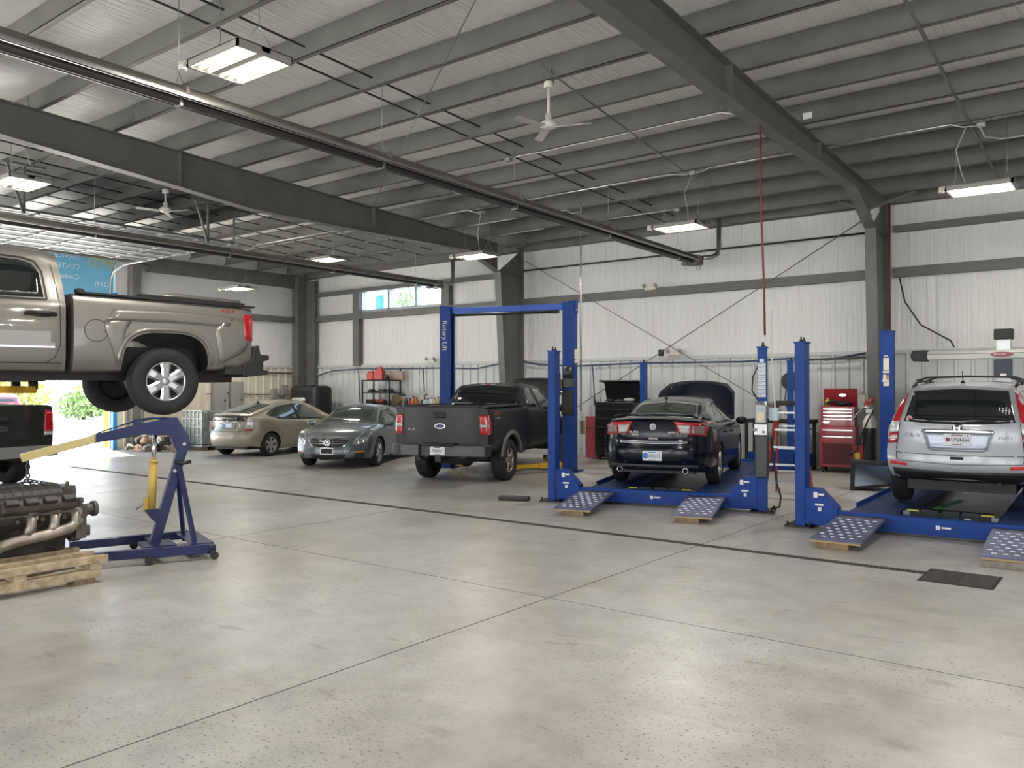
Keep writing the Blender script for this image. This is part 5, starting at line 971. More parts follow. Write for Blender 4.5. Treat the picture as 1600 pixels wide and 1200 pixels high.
EG = mat('engine_grease', (.07, .065, .058), .55, .4, noise=(9, .5), bump=(30, .5)); EB = mat('engine_black', (.03, .028, .027), .5, .1, noise=(7, .4), bump=(20, .3)); EA = mat('engine_alloy', (.13, .12, .105), .5, .6, noise=(12, .4)); EX = mat('manifold_metal', (.38, .345, .30), .45, .8, noise=(10, .3))
MB().box((0, -.06, .07), (.30, .62, .14), None, (1.25, 1.0)).box((0, .1, .03), (.22, .28, .06)).build('oil_pan', EG, EN, bevel=.015)
MB().prism([(-.17, .12), (.17, .12), (.21, .24), (.29, .33), (.16, .45), (0, .36), (-.16, .45), (-.29, .33), (-.21, .24)], -.42, .30, 'y').build('cylinder_block', EG, EN, bevel=.01)
for s_ in (1, -1):
    M = Matrix.Translation((s_ * .235, -.05, .40)) @ Matrix.Rotation(s_ * R(45), 4, 'Y')
    hd = MB().prism([(-.08, -.07), (.09, -.07), (.09, .07), (-.08, .07)], -.34, .34, 'y', M); o = hd.build('cylinder_head', EA, EN, bevel=.008)
    MB().prism([(-.065, .07), (.075, .07), (.07, .12), (.04, .15), (-.04, .15), (-.065, .12)], -.33, .33, 'y', M).build('valve_cover', mat('valve_cover_brown', (.06, .042, .034), .5, .2, noise=(9, .4)), EN, bevel=.02)
    cl = MB()
    for k in range(4): cl.prism([(-.03, .145), (.04, .145), (.04, .18), (-.03, .18)], -.30 + k * .165, -.20 + k * .165, 'y', M)
    for k in range(4): MB().prism([(-.03, .145), (.04, .145), (.035, .185), (-.025, .185)], -.30 + k * .165, -.19 + k * .165, 'y', M).build('ignition_coil', EB, EN, bevel=.006)
    m = MB(); pts = [(s_ * .345, .30, .30), (s_ * .37, .20, .235), (s_ * .375, .0, .20), (s_ * .37, -.2, .18), (s_ * .36, -.36, .15), (s_ * .36, -.43, .13)]
    m.tube(pts, .050, 12)
    for yy in (.25, .06, -.14): m.tube([(s_ * .30, yy + .02, .36), (s_ * .345, yy + .015, .335), (s_ * .37, yy, .28), (s_ * .37, yy - .03, .22)], .043, 10).cyl((s_ * .29, yy + .03, .37), (s_ * .335, yy + .03, .37), .05, 10)
    m.cyl((s_ * .36, -.40, .145), (s_ * .36, -.46, .115), .06, 12); m.build('exhaust_manifold', EX, EN)
    for yy in (.16, -.03, -.24): MB().cyl((s_ * .31, yy, .35), (s_ * .35, yy, .335), .018, 8).build('spark_plug', EA, EN)
mn = MB(); prof = [(.20 * math.cos(R(a)) * 1.0, .44 + .19 * math.sin(R(a)) ** .8) for a in range(0, 181, 15)]
mn.prism(prof, -.40, .24, 'y')
o = mn.build('intake_manifold', EB, EN, bevel=.02)
for k in range(8):
    yy = -.36 + k * .078; MB().tube([(.178 * math.cos(R(a)), yy, .435 + .18 * math.sin(R(a)) ** .8) for a in range(6, 175, 14)], .024, 8).build('intake_runner', EB, EN)
MB().bb((-.13, .22, .46), (.13, .36, .60)).cyl((.0, .34, .53), (.0, .40, .53), .06, 16).cyl((.08, .30, .60), (.08, .30, .64), .018, 8).build('throttle_body', EA, EN, bevel=.01)
MB().prism([(-.17, .08), (.17, .08), (.20, .26), (.14, .44), (-.14, .44), (-.20, .26)], .30, .36, 'y').build('timing_cover', EA, EN, bevel=.01)
MB().bb((.02, .34, .30), (.24, .42, .42)).cyl((.15, .38, .36), (.15, .52, .36), .055, 16).cyl((.15, .50, .36), (.15, .54, .36), .075, 18).bb((.02, .36, .42), (.12, .44, .47)).cyl((.2, .37, .42), (.2, .37, .49), .014, 8).build('water_pump', EA, EN, bevel=.008)
MB().bb((.20, .30, .10), (.27, .40, .34)).bb((.18, .36, .12), (.26, .44, .22)).build('accessory_bracket', EA, EN, bevel=.008)
MB().cyl((0, .36, .14), (0, .44, .14), .10, 24).cyl((0, .44, .14), (0, .455, .14), .05, 16).build('crank_pulley', EB, EN)
MB().cyl((0, -.43, .20), (0, -.47, .20), .21, 28).bb((-.19, -.50, .0), (.19, -.42, .36)).build('bell_housing', EG, EN, bevel=.01)
MB().bb((.22, -.52, .05), (.34, -.40, .52)).bb((.1, -.50, .36), (.30, -.42, .58)).build('engine_mount', EB, EN, bevel=.012); MB().tube([(.24, .2, .46), (.30, 0, .44), (.31, -.25, .45), (.26, -.42, .5)], .012, 6).build('wiring_loom', BLACK, EN)
# ================================================================ overhead: lamps, fans, heaters, conduit
TUBE = mat('lamp_tube', (.9, .88, .8), .3, emit=(1, .90, .70), es=3.2)
HOUS = mat('lamp_housing', (.30, .29, .27), .5)
def fixture(x, y, z, lab, ln=.95, wd=.62, n=6, power=250, up=None, grp='hanging strip lamps'):
    t = thing('hanging_lamp', lab, 'lamp', (x, y, z), 0, grp)
    hb = MB().bb((-ln / 2, -wd / 2, .04), (ln / 2, wd / 2, .055)).bb((-ln / 2, -wd / 2, -.03), (ln / 2, -wd / 2 + .012, .05)).bb((-ln / 2, wd / 2 - .012, -.03), (ln / 2, wd / 2, .05))
    hb.bb((-ln / 2, -wd / 2, -.03), (-ln / 2 + .04, wd / 2, .05)).bb((ln / 2 - .04, -wd / 2, -.03), (ln / 2, wd / 2, .05)).bb((-ln / 2, -.05, .0), (ln / 2, .05, .045)); hb.build('housing', HOUS, t)
    for k in range(n):
        yy = -wd / 2 + .06 + k * (wd - .12) / (n - 1); yy += .02 * (1 if yy > 0 else -1)
        MB().cyl((-ln / 2 + .04, yy, .005), (ln / 2 - .04, yy, .005), .024, 10).build('lamp_tube', TUBE, t)
    MB().cyl((-ln / 2 - .03, -wd / 2 - .02, -.06), (-ln / 2 - .03, -wd / 2 - .02, .02), .045, 12).bb((-ln / 2 - .06, -wd / 2 - .03, .0), (-ln / 2 + .02, -wd / 2 + .04, .04)).build('motion_sensor', mat('switch_ivory', (.62, .60, .52), .5), t)
    zt = zb(y) + .30 - z
    for sx_ in (-1, 1):
        for sy in (-1, 1): MB().tube([(sx_ * (ln / 2 - .12), sy * wd * .3, .05), (sx_ * (ln / 2 - .12), 0, .30), (sx_ * (ln / 2 - .12), 0, zt)], .0045, 5).build('suspension_wire', STEEL, t)
    if power:                                                        # the light of two of the tubes themselves, thrown downwards
        for yy in (-.5, .5):
            a = bpy.data.lights.new('lamp_light', 'AREA'); a.shape = 'RECTANGLE'; a.size = ln - .12; a.size_y = .04; a.energy = power / 2; a.color = (1, .945, .86)
            lo = bpy.data.objects.new('lamp_light', a); C.objects.link(lo); lo.parent = t; k = int(n / 2 + (1 if yy > 0 else -2)); lo.location = (0, (-wd / 2 + .06 + k * (wd - .12) / (n - 1)) + .02 * (1 if yy > 0 else -1), -.022)
    return t
PW = 100
fixture(-7.42, 4.98, 5.15, 'hanging six tube lamp near the engine hoist, lit, closest of the lamps', .92, .64, 6, PW)
fixture(-7.15, 14.6, 4.92, 'lit hanging lamp in front of the bracing cross above the black saloon', power=PW)
fixture(-12.5, 14.8, 4.92, 'lit hanging lamp against the column above the charcoal pickup', power=PW)
fixture(-2.05, 14.7, 4.92, 'lit hanging lamp above the silver crossover', power=PW)
fixture(-14.75, 5.75, 5.2, 'lit hanging lamp above the cab of the raised silver truck', .92, .64, 6, PW)
fixture(-21.9, 14.7, 4.85, 'lit hanging lamp near the corner above the gold hatchback', power=PW)
fixture(-18.35, 15.2, 5.45, 'lit hanging lamp glimpsed behind the far heater tube before the high window', power=PW * .5)
for x, y in ((-2.0, 4.6), (4.0, 5.0), (4.0, 14.7), (-7.4, -3.5), (-2.0, -3.5), (4.0, -3.5), (10.0, 5.0), (10.0, 14), (-14.7, -3.5)):
    fixture(x, y, 5.15, 'lit hanging lamp of the same row further along the hall', power=PW, grp='hanging lamps out of view')
def fan(x, y, z, lab):
    t = thing('ceiling_fan', lab, 'fan', (x, y, z), R(20), 'white ceiling fans'); WP = mat('fan_white', (.62, .61, .57), .4); zt = zb(y) - z + .05
    MB().lathe([(.001, -.07), (.08, -.07), (.13, -.04), (.13, .0), (.09, .03), (.05, .05), (.045, .14), (.001, .14)], (0, 0, 0), 'z', 20).build('motor', WP, t)
    MB().cyl((0, 0, .12), (0, 0, zt - .12), .02, 10).build('down_rod', WP, t); MB().cyl((0, 0, zt - .14), (0, 0, zt - .02), .07, 16, .06).build('canopy', WP, t); MB().bb((-.06, -.08, zt - .04), (.06, .08, zt + .1)).build('mounting_clamp', GREYST, t)
    for k in range(3):
        a = 2 * math.pi * k / 3; c, s_ = math.cos(a), math.sin(a); b = MB(); M = Matrix.Rotation(a, 4, 'Z') @ Matrix.Rotation(R(10), 4, 'X')
        b.prism([(.12, -.05), (.60, -.075), (.63, 0), (.60, .055), (.12, .05)], -.06, -.052, 'z', M); b.build('blade', mat('blade_grey', (.42, .42, .40), .4), t)
fan(-6.66, 9.46, 5.52, 'white ceiling fan in the middle bay above the open floor'); fan(-16.8, 9.46, 5.68, 'white ceiling fan beyond the dark rafter over the side bay')
def heater(x, y0, z0, y1, z1, lab):
    t = thing('tube_heater', lab, 'heater', (x, y0, z0), 0, 'overhead tube heaters'); L = y1 - y0; dz = z1 - z0; H = mat('heater_hood', (.15, .138, .12), .7, .1, noise=(1.2, .25)); TB = mat('heater_tube', (.06, .055, .055), .45, .6)
    def pt(a, v, h): return (a, v * L, v * dz + h)
    for s_ in (-1, 1):
        hd = MB()
        q = [(0, .13), (.07, .13), (.19, .02), (.19, .0), (.18, .0), (.065, .12), (0, .12)]
        vs = [pt(s_ * a, v, h) for v in (0, 1) for a, h in q]; n = len(q); hd.add(vs, [(k, k + 1, n + k + 1, n + k) for k in range(n - 1)]); hd.build('reflector_hood', H, t)
    MB().cyl(pt(0, -.01, -.02), pt(0, 1.005, -.02), .052, 14).build('radiant_tube', TB, t)
    for s_ in (-1,): MB().bar(pt(.185, 0, -.01), pt(.185, 1, -.01), .012, .03).bar(pt(-.185, 0, -.01), pt(-.185, 1, -.01), .012, .03).build('hood_rail', STEEL, t)
    k = int(L / 3.1)
    for i in range(k + 1):
        v = (i + .25) / (k + .5); y = y0 + v * L; MB().tube([pt(-.12, v, .09), pt(0, v, .30), pt(.12, v, .09)], .005, 5).cyl(pt(0, v, .30), (0, v * L, zb(y) + .05 - z0), .004, 5).bb((-.06, v * L - .015, v * dz - .08), (.06, v * L + .015, v * dz + .0)).build('hanger', STEEL, t)
        if 0 < i < k: MB().bb((-.19, v * L - .02, v * dz + .0), (.19, v * L + .02, v * dz + .135)).build('hood_joint', H, t)
    MB().bb((-.17, L - .05, dz - .09), (.17, L + .25, dz + .12)).bb((-.24, L - .1, dz - .10), (-.1, L + .05, dz - .04)).build('burner_box', mat('burner_grey', (.16, .15, .14), .5, .4), t, bevel=.01)
    MB().tube([(.02, L + .15, dz - .08), (.03, L + .16, dz - .18), (.10, L + .16, dz - .21), (.16, L + .15, dz - .08)], .012, 6).build('gas_flex', STEEL, t)
    return t
heater(-8.47, -5.0, 5.14, 17.9, 4.80, 'brown radiant tube heater running overhead above the hoist to the gas burner at the wall')
heater(-16.6, -2.0, 4.90, 17.7, 4.85, 'second radiant tube heater crossing the side bay above the gold hatchback')
def pipe(name, pts, r, mt, lab, cat, grp=None, n=8): return tag(MB().tube(pts, r, n).build(name, mt), lab, cat, grp)
FL = mat('flue_metal', (.40, .40, .39), .28, .95)
pipe('heater_flue', [(-8.30, 18.1, 4.88), (-8.18, 18.3, 4.90), (-8.06, 18.4, 4.98), (-8.03, 18.42, 5.15), (-8.03, 18.42, 5.86)], .055, FL, 'shiny metal flue rising from the burner of the nearer tube heater', 'pipe', None, 12)
pipe('heater_flue', [(-16.5, 17.95, 4.93), (-16.45, 18.3, 4.92), (-16.47, 18.4, 5.1), (-16.47, 18.4, 5.86)], .06, FL, 'shiny metal flue rising from the burner of the side bay tube heater', 'pipe', None, 12)
EMT = mat('conduit', (.55, .55, .54), .3, .8)
def cond(pts, lab): return pipe('conduit', pts, .014, EMT, lab, 'conduit', 'roof conduits')
P_ = lambda y: zb(y) - .02
cond([(-9.15, 11.80, 5.98), (-8.9, 11.78, 5.98), (-8.4, 11.82, 5.98), (-5.1, 11.80, 5.98), (-4.95, 11.86, 5.94), (-4.55, 11.86, 5.90)], 'silver conduit along the roof beam just behind the white ceiling fan')
cond([(-10.88, 14.26, 5.88), (-7.2, 14.25, 5.88), (-6.95, 14.32, 5.84), (-6.55, 14.3, 5.84), (-6.38, 14.25, 5.88), (-4.6, 14.26, 5.88)], 'silver conduit feeding the lamp above the black saloon')
cond([(-14.0, 14.25, 5.88), (-12.3, 14.25, 5.88), (-12.15, 14.35, 5.82), (-11.9, 14.36, 5.82)], 'silver conduit feeding the lamp above the charcoal pickup')
cond([(-14.0, 15.47, 5.83), (-11.85, 15.47, 5.83)], 'short silver conduit on the roof beam beside the dark rafter'); cond([(-14.0, 16.69, 5.78), (-11.9, 16.69, 5.78)], 'short silver conduit on the roof beam nearest the wall column')
cond([(-10.93, 15.45, 5.83), (-10.4, 15.45, 5.83), (-10.3, 15.55, 5.76), (-10.1, 15.55, 5.76)], 'bent silver conduit just past the nearer heater tube'); cond([(-11.02, 16.68, 5.78), (-8.4, 16.68, 5.78), (-8.2, 16.68, 5.78)], 'silver conduit leading to the burner of the nearer heater')
cond([(-4.25, 14.24, 5.88), (-2.4, 14.24, 5.88), (-2.25, 14.35, 5.84), (-2.03, 14.4, 5.84), (-2.05, 15.1, 5.84), (-1.85, 15.4, 5.84), (-1.4, 15.45, 5.84), (3, 15.45, 5.84)], 'silver conduit zigzagging above the lamp over the crossover')
cond([(-20.8, 14.25, 5.86), (-19.9, 13.95, 5.86), (-16.6, 13.95, 5.86), (-16.5, 14.2, 5.84)], 'silver conduit bending across the side bay roof')
for (x, y, z), lab in (((-9.2, 11.8, 5.96), 'grey junction box at the end of the conduit behind the fan'), ((-6.75, 14.3, 5.84), 'grey junction box above the lamp over the black saloon'), ((-12.0, 14.36, 5.80), 'grey junction box above the lamp over the charcoal pickup'), ((-2.0, 14.4, 5.84), 'grey junction box above the lamp over the crossover'), ((-8.25, 16.68, 5.76), 'grey junction box near the nearer heater burner')):
    tag(MB().box((x, y, z), (.12, .10, .06)).build('junction_box', STEEL, bevel=.006), lab, 'electrical box', 'roof junction boxes')
def cord(pts, lab): return pipe('lamp_cord', pts, .010, mat('cord_grey', (.35, .35, .34), .5), lab, 'cord', 'lamp cords')
cord([(-6.75, 14.3, 5.84), (-6.95, 14.35, 5.5), (-6.95, 14.5, 5.2), (-7.0, 14.6, 4.98)], 'grey lamp cord dropping to the lamp above the black saloon'); cord([(-12.0, 14.36, 5.8), (-12.3, 14.6, 5.4), (-12.4, 14.8, 4.98)], 'grey lamp cord dropping to the lamp above the charcoal pickup')
cord([(-2.2, 14.35, 5.84), (-2.35, 14.4, 5.5), (-2.3, 14.5, 5.2), (-2.25, 14.65, 4.98)], 'grey lamp cord dropping to the lamp above the crossover')
# bracing rods and steel cables
ROD2 = mat('brace_rod', (.16, .155, .15), .4, .6)
for a, b_, lab in (((-14.0, 18.55, 5.46), (-5.0, 18.55, .35), 'thin bracing rod sloping down across the back wall from the wall column'), ((-4.6, 18.5, 5.5), (-13.6, 18.5, .45), 'thin bracing rod sloping down across the back wall from the column near the crossover')):
    pipe('brace_rod', [a, b_], .011, ROD2, lab, 'brace rod', 'crossed bracing rods', 6)
pipe('brace_cable', [(-5.0, 6.2, 5.95), (-13.9, 12.7, 5.75)], .008, ROD2, 'thin steel cable crossing the middle bay roof above the nearer heater', 'cable', 'roof bracing cables', 6)
pipe('brace_cable', [(-6.2, 8.6, 5.97), (-6.75, 13.9, 5.80)], .012, ROD2, 'steel cable running back from the white fan to the conduit', 'cable', 'roof bracing cables', 6)
pipe('brace_cable', [(-4.6, 12.5, 5.6), (-12.6, 17.4, 5.6)], .008, ROD2, 'thin steel cable crossing the roof from the red air hose to the wall column', 'cable', 'roof bracing cables', 6)
pipe('gas_pipe', [(-14.0, 18.62, 5.13), (-4.6, 18.62, 5.13)], .022, mat('gas_pipe_black', (.02, .02, .02), .5), 'black gas pipe running level along the back wall above the girt', 'pipe')
tag(MB().bb((-.01, -.07, -.05), (.0, .07, .05)).build('paper_tag', STICKER, loc=(-4.22, 13.095, 6.09), rot=(0, 0, R(90))), 'small white paper tag on the roof beam beside the large rafter', 'tag')
RH = mat('air_hose_red', (.20, .03, .03), .5)
pipe('air_hose', [(-4.40, 11.55, 5.60), (-4.40, 11.56, 4.5), (-4.36, 11.56, 3.4), (-4.34, 11.55, 2.55)], .016, RH, 'dark red air hose dropping from the rafter to the pump post', 'hose'); pipe('conduit_drop', [(-4.27, 11.64, 2.9), (-4.27, 11.64, 2.2), (-4.23, 11.60, 1.75), (-4.20, 11.58, 1.45)], .016, mat('conduit_white', (.65, .65, .62), .4), 'pale conduit running down beside the pump post of the lift', 'conduit'); tag(MB().bb((-.06, -.04, -.09), (.06, .04, .09)).build('switch_box', mat('switch_pale_blue', (.55, .68, .74), .4), loc=(-4.20, 11.52, 1.42), bevel=.006), 'small pale blue switch box beside the pump of the four-post lift', 'switch')
pipe('lift_conduit', [(-9.66, 14.92, 5.80), (-9.66, 14.92, 3.5), (-9.66, 14.92, 1.3)], .02, EMT, 'tall vertical conduit rising to the roof from the two-post lift', 'conduit')
pipe('red_pipe', [(-4.272, 18.50, 5.75), (-4.272, 18.50, 2.8)], .02, RH, 'dark red pipe running down the column behind the crossover lift', 'pipe')
pipe('wall_cable', [(-4.1, 18.6, 4.1), (-4.0, 18.6, 3.6), (-3.7, 18.6, 3.1), (-3.15, 18.65, 2.75), (-3.1, 18.7, 2.62)], .016, BLACK, 'black cable curving down the back wall beside the column near the alignment beam', 'cable')
# ================================================================ things along the back wall
BH = mat('air_line_blue', (.03, .06, .12), .5)
pipe('air_line', [(-23.15, 18.7, 2.22), (-22.9, 18.7, 2.30), (-22.3, 18.7, 2.41), (-21, 18.7, 2.45), (-19, 18.7, 2.43), (-17, 18.7, 2.42), (-15.8, 18.7, 2.38), (-14.85, 18.66, 2.52), (-14.27, 18.6, 2.56)], .022, BH, 'dark blue air line sagging along the panel tops from the corner to the wall column', 'hose')
pipe('air_line', [(-13.99, 18.6, 2.56), (-13.5, 18.66, 2.46), (-12.3, 18.7, 2.40), (-10.3, 18.7, 2.44), (-7.6, 18.7, 2.42), (-6.4, 18.7, 2.47), (-5.6, 18.7, 2.42), (-4.8, 18.7, 2.55)], .022, BH, 'long dark blue air line along the panel tops behind the two ramp lifts', 'hose')
for x, lab in ((-21.0, 'dark air hose drop between the black cabinet and the shelving'), (-18.0, 'dark air hose drop behind the bottles on the workbench'), (-11.75, 'dark air hose drop beside the two-post lift and black tool chest')):
    pipe('air_drop', [(x, 18.7, 2.42), (x + .05, 18.68, 2.1), (x + .08, 18.68, 1.6), (x + .12, 18.66, 1.35)], .018, BH, lab, 'hose', 'air line drops')
def lampbox(x, z, lab): 
    t = thing('emergency_light', lab, 'emergency light', (x, 18.68, z)); MB().bb((-.16, -.06, -.05), (.16, .02, .06)).build('housing', mat('switch_ivory', (.62, .60, .52), .5), t, bevel=.01)
    for s_ in (-1, 1): MB().ball((s_ * .16, -.09, .06), .05, 10).build('lamp_head', mat('lamp_head_grey', (.35, .35, .33), .4), t)
lampbox(-17.6, 2.655, 'ivory emergency light above the bottles on the workbench'); lampbox(-9.3, 2.66, 'ivory emergency light at the foot of the bracing cross'); lampbox(-9.97, 4.34, 'small grey light fitting sitting on the wall girt by the burner')
tag(MB().bb((-.06, -.06, -.08), (.06, .02, .08)).build('wall_camera', BLACK, loc=(-9.65, 18.62, 2.68), bevel=.01), 'small black camera on the panel trim above the black tool chest', 'camera')
tag(MB().bar((-6.0, 18.5, 2.42), (-4.75, 18.5, 2.45), .05, .05).build('wall_bracket', DARKST), 'dark steel bar bracket sticking out from the column near the red tool chest', 'bracket')
# workbench, shelving and their clutter
BG = mat('bench_grey', (.10, .11, .125), .5); wb = thing('workbench', 'long grey steel workbench along the back wall behind the parked cars', 'workbench', (-18.7, 18.42, 0))
for k in range(3):
    a = -2.0 + k * 1.3; MB().bb((a, -.3, 1.14), (a + 1.27, .3, 1.24)).build('bench_top', BG, wb, bevel=.006)
    MB().bb((a + .06, -.26, .12), (a + 1.2, .28, 1.13)).build('bench_cabinet', mat('bench_dark', (.045, .05, .055), .5), wb)
    for x in (a + .04, a + 1.23): MB().bb((x - .03, -.28, 0), (x + .03, -.22, 1.14)).build('leg', BLACK, wb)
sh_ = thing('shelving_unit', 'black wire shelving rack holding red fuel cans on its top shelf', 'shelving', (-19.55, 18.39, 1.24))
for x in (-.62, .62):
    for y in (-.26, .24): MB().bb((x - .02, y - .02, 0), (x + .02, y + .02, 1.22 if y > 0 and x > 0 else .84)).build('upright', BLACK, sh_)
for z in (.40, .80): MB().bb((-.64, -.28, z), (.64, .26, z + .03)).build('shelf', BLACK, sh_)
def can(x, y, z, h, lab, mt, w=.28):
    t = thing('fuel_can', lab, 'fuel can', (x, y, z), R(12), 'red fuel cans'); MB().prism([(-w / 2, 0), (w / 2, 0), (w / 2, h * .72), (w * .28, h), (-w * .1, h * .95), (-w / 2, h * .72)], -.09, .09, 'y').build('body', mt, t, bevel=.02)
    MB().tube([(-.08, 0, h * .85), (-.02, 0, h * 1.08), (.08, 0, h * 1.10), (.13, 0, h * .9)], .018, 8).build('handle', mt, t); MB().cyl((-w * .3, 0, h * .80), (-w * .45, 0, h * 1.08), .025, 10, .018).build('spout', BLACK, t)
FR_ = mat('fuel_red', (.50, .035, .03), .4); can(-19.98, 18.35, 2.075, .26, 'small red fuel can on the top shelf, lower of the two', FR_, .26); can(-19.60, 18.35, 2.075, .38, 'tall red fuel can on the top shelf with a dark spout', FR_, .34)
tag(MB().lathe([(.001, 0), (.08, 0), (.10, .05), (.09, .14), (.05, .17), (.001, .17)], (0, 0, 0), 'z', 14).build('paint_tin', mat('dark_tin', (.05, .04, .035), .4, .4), loc=(-19.28, 18.35, 2.07)), 'dark round tin beside the red fuel cans on the top shelf', 'tin')
tag(MB().bb((-.3, -.02, 0), (.3, .02, .28)).bb((-.28, .02, .05), (-.02, .03, .22)).build('cardboard_panel', mat('faded_card', (.38, .30, .25), .8), loc=(-19.1, 18.62, 2.07)), 'faded cardboard sheet leaning on the wall behind the shelving', 'card')
for x, lab, w in ((-20.0, 'flat grey tray on the middle shelf of the rack', .2), (-19.5, 'dark folded tarpaulin on the middle shelf of the rack', .36), (-19.15, 'dark low box on the middle shelf by the upright', .2)):
    tag(MB().bb((-w / 2, -.12, 0), (w / 2, .12, .06)).bb((-w / 3, -.1, .06), (w / 3, .08, .10)).build('shelf_box', mat('shelf_dark', (.04, .045, .05), .5), loc=(x, 18.40, 1.67), bevel=.01), lab, 'box', 'boxes on the middle shelf')
tag(MB().bb((-.18, -.14, 0), (.18, .14, .20)).build('storage_box', BLACK, loc=(-19.95, 18.38, 1.24), bevel=.01), 'square black box on the bench under the shelving', 'box')
t = thing('tool_bag', 'dark tool bag with red and brown tools spilling out under the shelving', 'bag', (-19.5, 18.36, 1.24)); MB().ball((0, 0, .10), .12, 12, (2.0, 1.0, .9)).build('bag_body', mat('bag_brown', (.05, .03, .028), .8), t)
for k in range(5): MB().cyl((-.16 + .08 * k, -.12, .12), (-.13 + .08 * k, -.14, .20), .03, 8).build('tool_handle', mat('tool_pink', (.35, .17, .13), .5) if k % 2 else mat('tool_red2', (.35, .04, .03), .5), t)
t = thing('hose_reel', 'yellow cord reel on a dark stand at the edge of the shelving', 'reel', (-18.75, 18.34, 1.24)); MB().cyl((0, -.07, .20), (0, .07, .20), .15, 20).build('drum', mat('reel_yellow', (.45, .30, .05), .5), t); MB().cyl((0, -.09, .20), (0, -.07, .20), .18, 20).build('flange', mat('reel_rim', (.10, .08, .03), .5), t); MB().bb((-.18, -.1, 0), (.18, .1, .04)).bar((-.1, 0, .03), (0, 0, .2), .04).bar((.05, 0, .38), (.3, 0, .34), .05, .06).build('stand', BLACK, t)
BOT = [(-18.35, .26, .07, (.05, .06, .08), 'navy'), (-18.16, .22, .06, (.35, .06, .03), 'dull red'), (-18.02, .28, .07, (.55, .18, .07), 'bright orange'), (-17.88, .24, .06, (.42, .12, .05), 'rust orange'), (-17.66, .20, .07, (.02, .03, .06), 'black squat'), (-17.53, .22, .06, (.55, .62, .68), 'pale blue'), (-17.40, .22, .065, (.35, .45, .52), 'steel blue'), (-17.27, .25, .065, (.75, .78, .78), 'white'), (-17.12, .24, .06, (.55, .53, .40), 'cream'), (-16.98, .27, .055, (.60, .45, .10), 'yellow'), (-16.86, .25, .06, (.16, .06, .05), 'maroon'), (-16.74, .26, .06, (.45, .40, .40), 'dusty pink'), (-16.62, .29, .06, (.48, .46, .42), 'stone grey')]
for x, h, r, c, nm in BOT:
    t = thing('bottle', 'small %s bottle standing among the fluids on the workbench' % nm, 'bottle', (x, 18.30, 1.24), 0, 'bottles on the workbench')
    MB().lathe([(.001, 0), (r, 0), (r, h * .72), (r * .5, h * .88), (r * .45, h)], (0, 0, 0), 'z', 12).build('body', mat('bottle_' + nm.replace(' ', '_'), c, .35), t); MB().cyl((0, 0, h), (0, 0, h + .03), r * .5, 10).build('cap', BLACK if c[0] > .3 else mat('cap_yellow', (.6, .5, .15), .5), t)
t = thing('desk_lamp', 'cream jointed work lamp standing behind the workbench bottles', 'lamp', (-17.80, 18.45, 1.24)); MB().cyl((0, 0, 0), (0, 0, .03), .08, 12).build('base', BLACK, t); MB().tube([(0, 0, .03), (.06, 0, .26), (-.1, 0, .55), (.12, 0, .42)], .012, 6).build('arm', mat('lamp_cream', (.55, .52, .40), .4), t); MB().cyl((.12, 0, .42), (.2, -.02, .36), .03, 10, .06).build('shade', mat('lamp_cream', (.55, .52, .40), .4), t)
# corner: black cabinet, electrical boxes, tote, bins
t = thing('storage_cabinet', 'tall rounded black storage cabinet in the corner beside the gold hatchback', 'cabinet', (-22.43, 17.86, 0)); MB().bb((-.72, -.38, .06), (.72, .38, 1.90)).build('body', mat('cabinet_black', (.016, .018, .02), .45), t, bevel=.16); MB().bb((-.70, -.40, 0), (.70, .36, .10)).build('plinth', BLACK, t); MB().bb((.02, -.385, .25), (.03, -.36, 1.7)).build('door_gap', DARKST, t)
tag(MB().cyl((-.28, 0, 0), (.22, 0, 0), .075, 14).cyl((.22, 0, 0), (.30, 0, 0), .075, 14, .03).cyl((-.36, 0, 0), (-.28, 0, 0), .05, 12).build('white_canister', mat('canister_white', (.68, .68, .65), .4), loc=(-22.45, 17.40, 1.42)), 'white cylinder lying across the front of the black corner cabinet', 'canister')
EBX = mat('panel_grey', (.30, .30, .285), .5)
def ebox(y, z0, z1, w, lab, d=.16):
    t = thing('electrical_panel', lab, 'electrical panel', (LX + .07, y, z0), 0, 'grey electrical boxes'); MB().bb((0, -w / 2, 0), (d, w / 2, z1 - z0)).build('box', EBX, t, bevel=.006); MB().bb((d, -w / 2 + .03, .04), (d + .012, w / 2 - .03, z1 - z0 - .04)).build('panel_door', EBX, t, bevel=.003); MB().bb((d + .01, w / 2 - .10, (z1 - z0) * .45), (d + .025, w / 2 - .05, (z1 - z0) * .5)).build('latch', BLACK, t)
ebox(15.32, .85, 2.03, .46, 'tall grey electrical panel nearer the door, beside its twin on the ribbed wall'); ebox(15.95, .88, 2.02, .46, 'tall grey electrical panel nearer the corner, beside its twin on the ribbed wall'); ebox(17.85, 1.55, 1.93, .26, 'small grey disconnect box close to the corner column'); ebox(17.45, 1.45, 1.78, .22, 'dark small control box beside the disconnect box near the corner')
pipe('wall_conduit', [(LX + .09, 14.9, 1.62), (LX + .09, 15.6, 1.66), (LX + .09, 16.6, 1.60), (LX + .09, 17.4, 1.60)], .014, DARKST, 'thin conduit linking the electrical boxes on the ribbed side wall', 'conduit')
pipe('wall_pipe', [(LX + .1, 13.3, 2.36), (LX + .1, 18.2, 2.34)], .03, STEEL, 'grey pipe running level near the top of the ribbed side wall', 'pipe')
t = thing('liquid_tote', 'translucent green liquid tote in a wire cage by the side wall', 'tote', (-22.1, 13.85, 0)); MB().bb((-.48, -.55, .18), (.48, .55, 1.14)).build('tank', mat('tote_plastic', (.26, .30, .26), .3, noise=(3, .2)), t, bevel=.06); MB().bb((.481, -.35, .5), (.487, .0, .85)).build('tote_label', STICKER, t)
cg = MB()
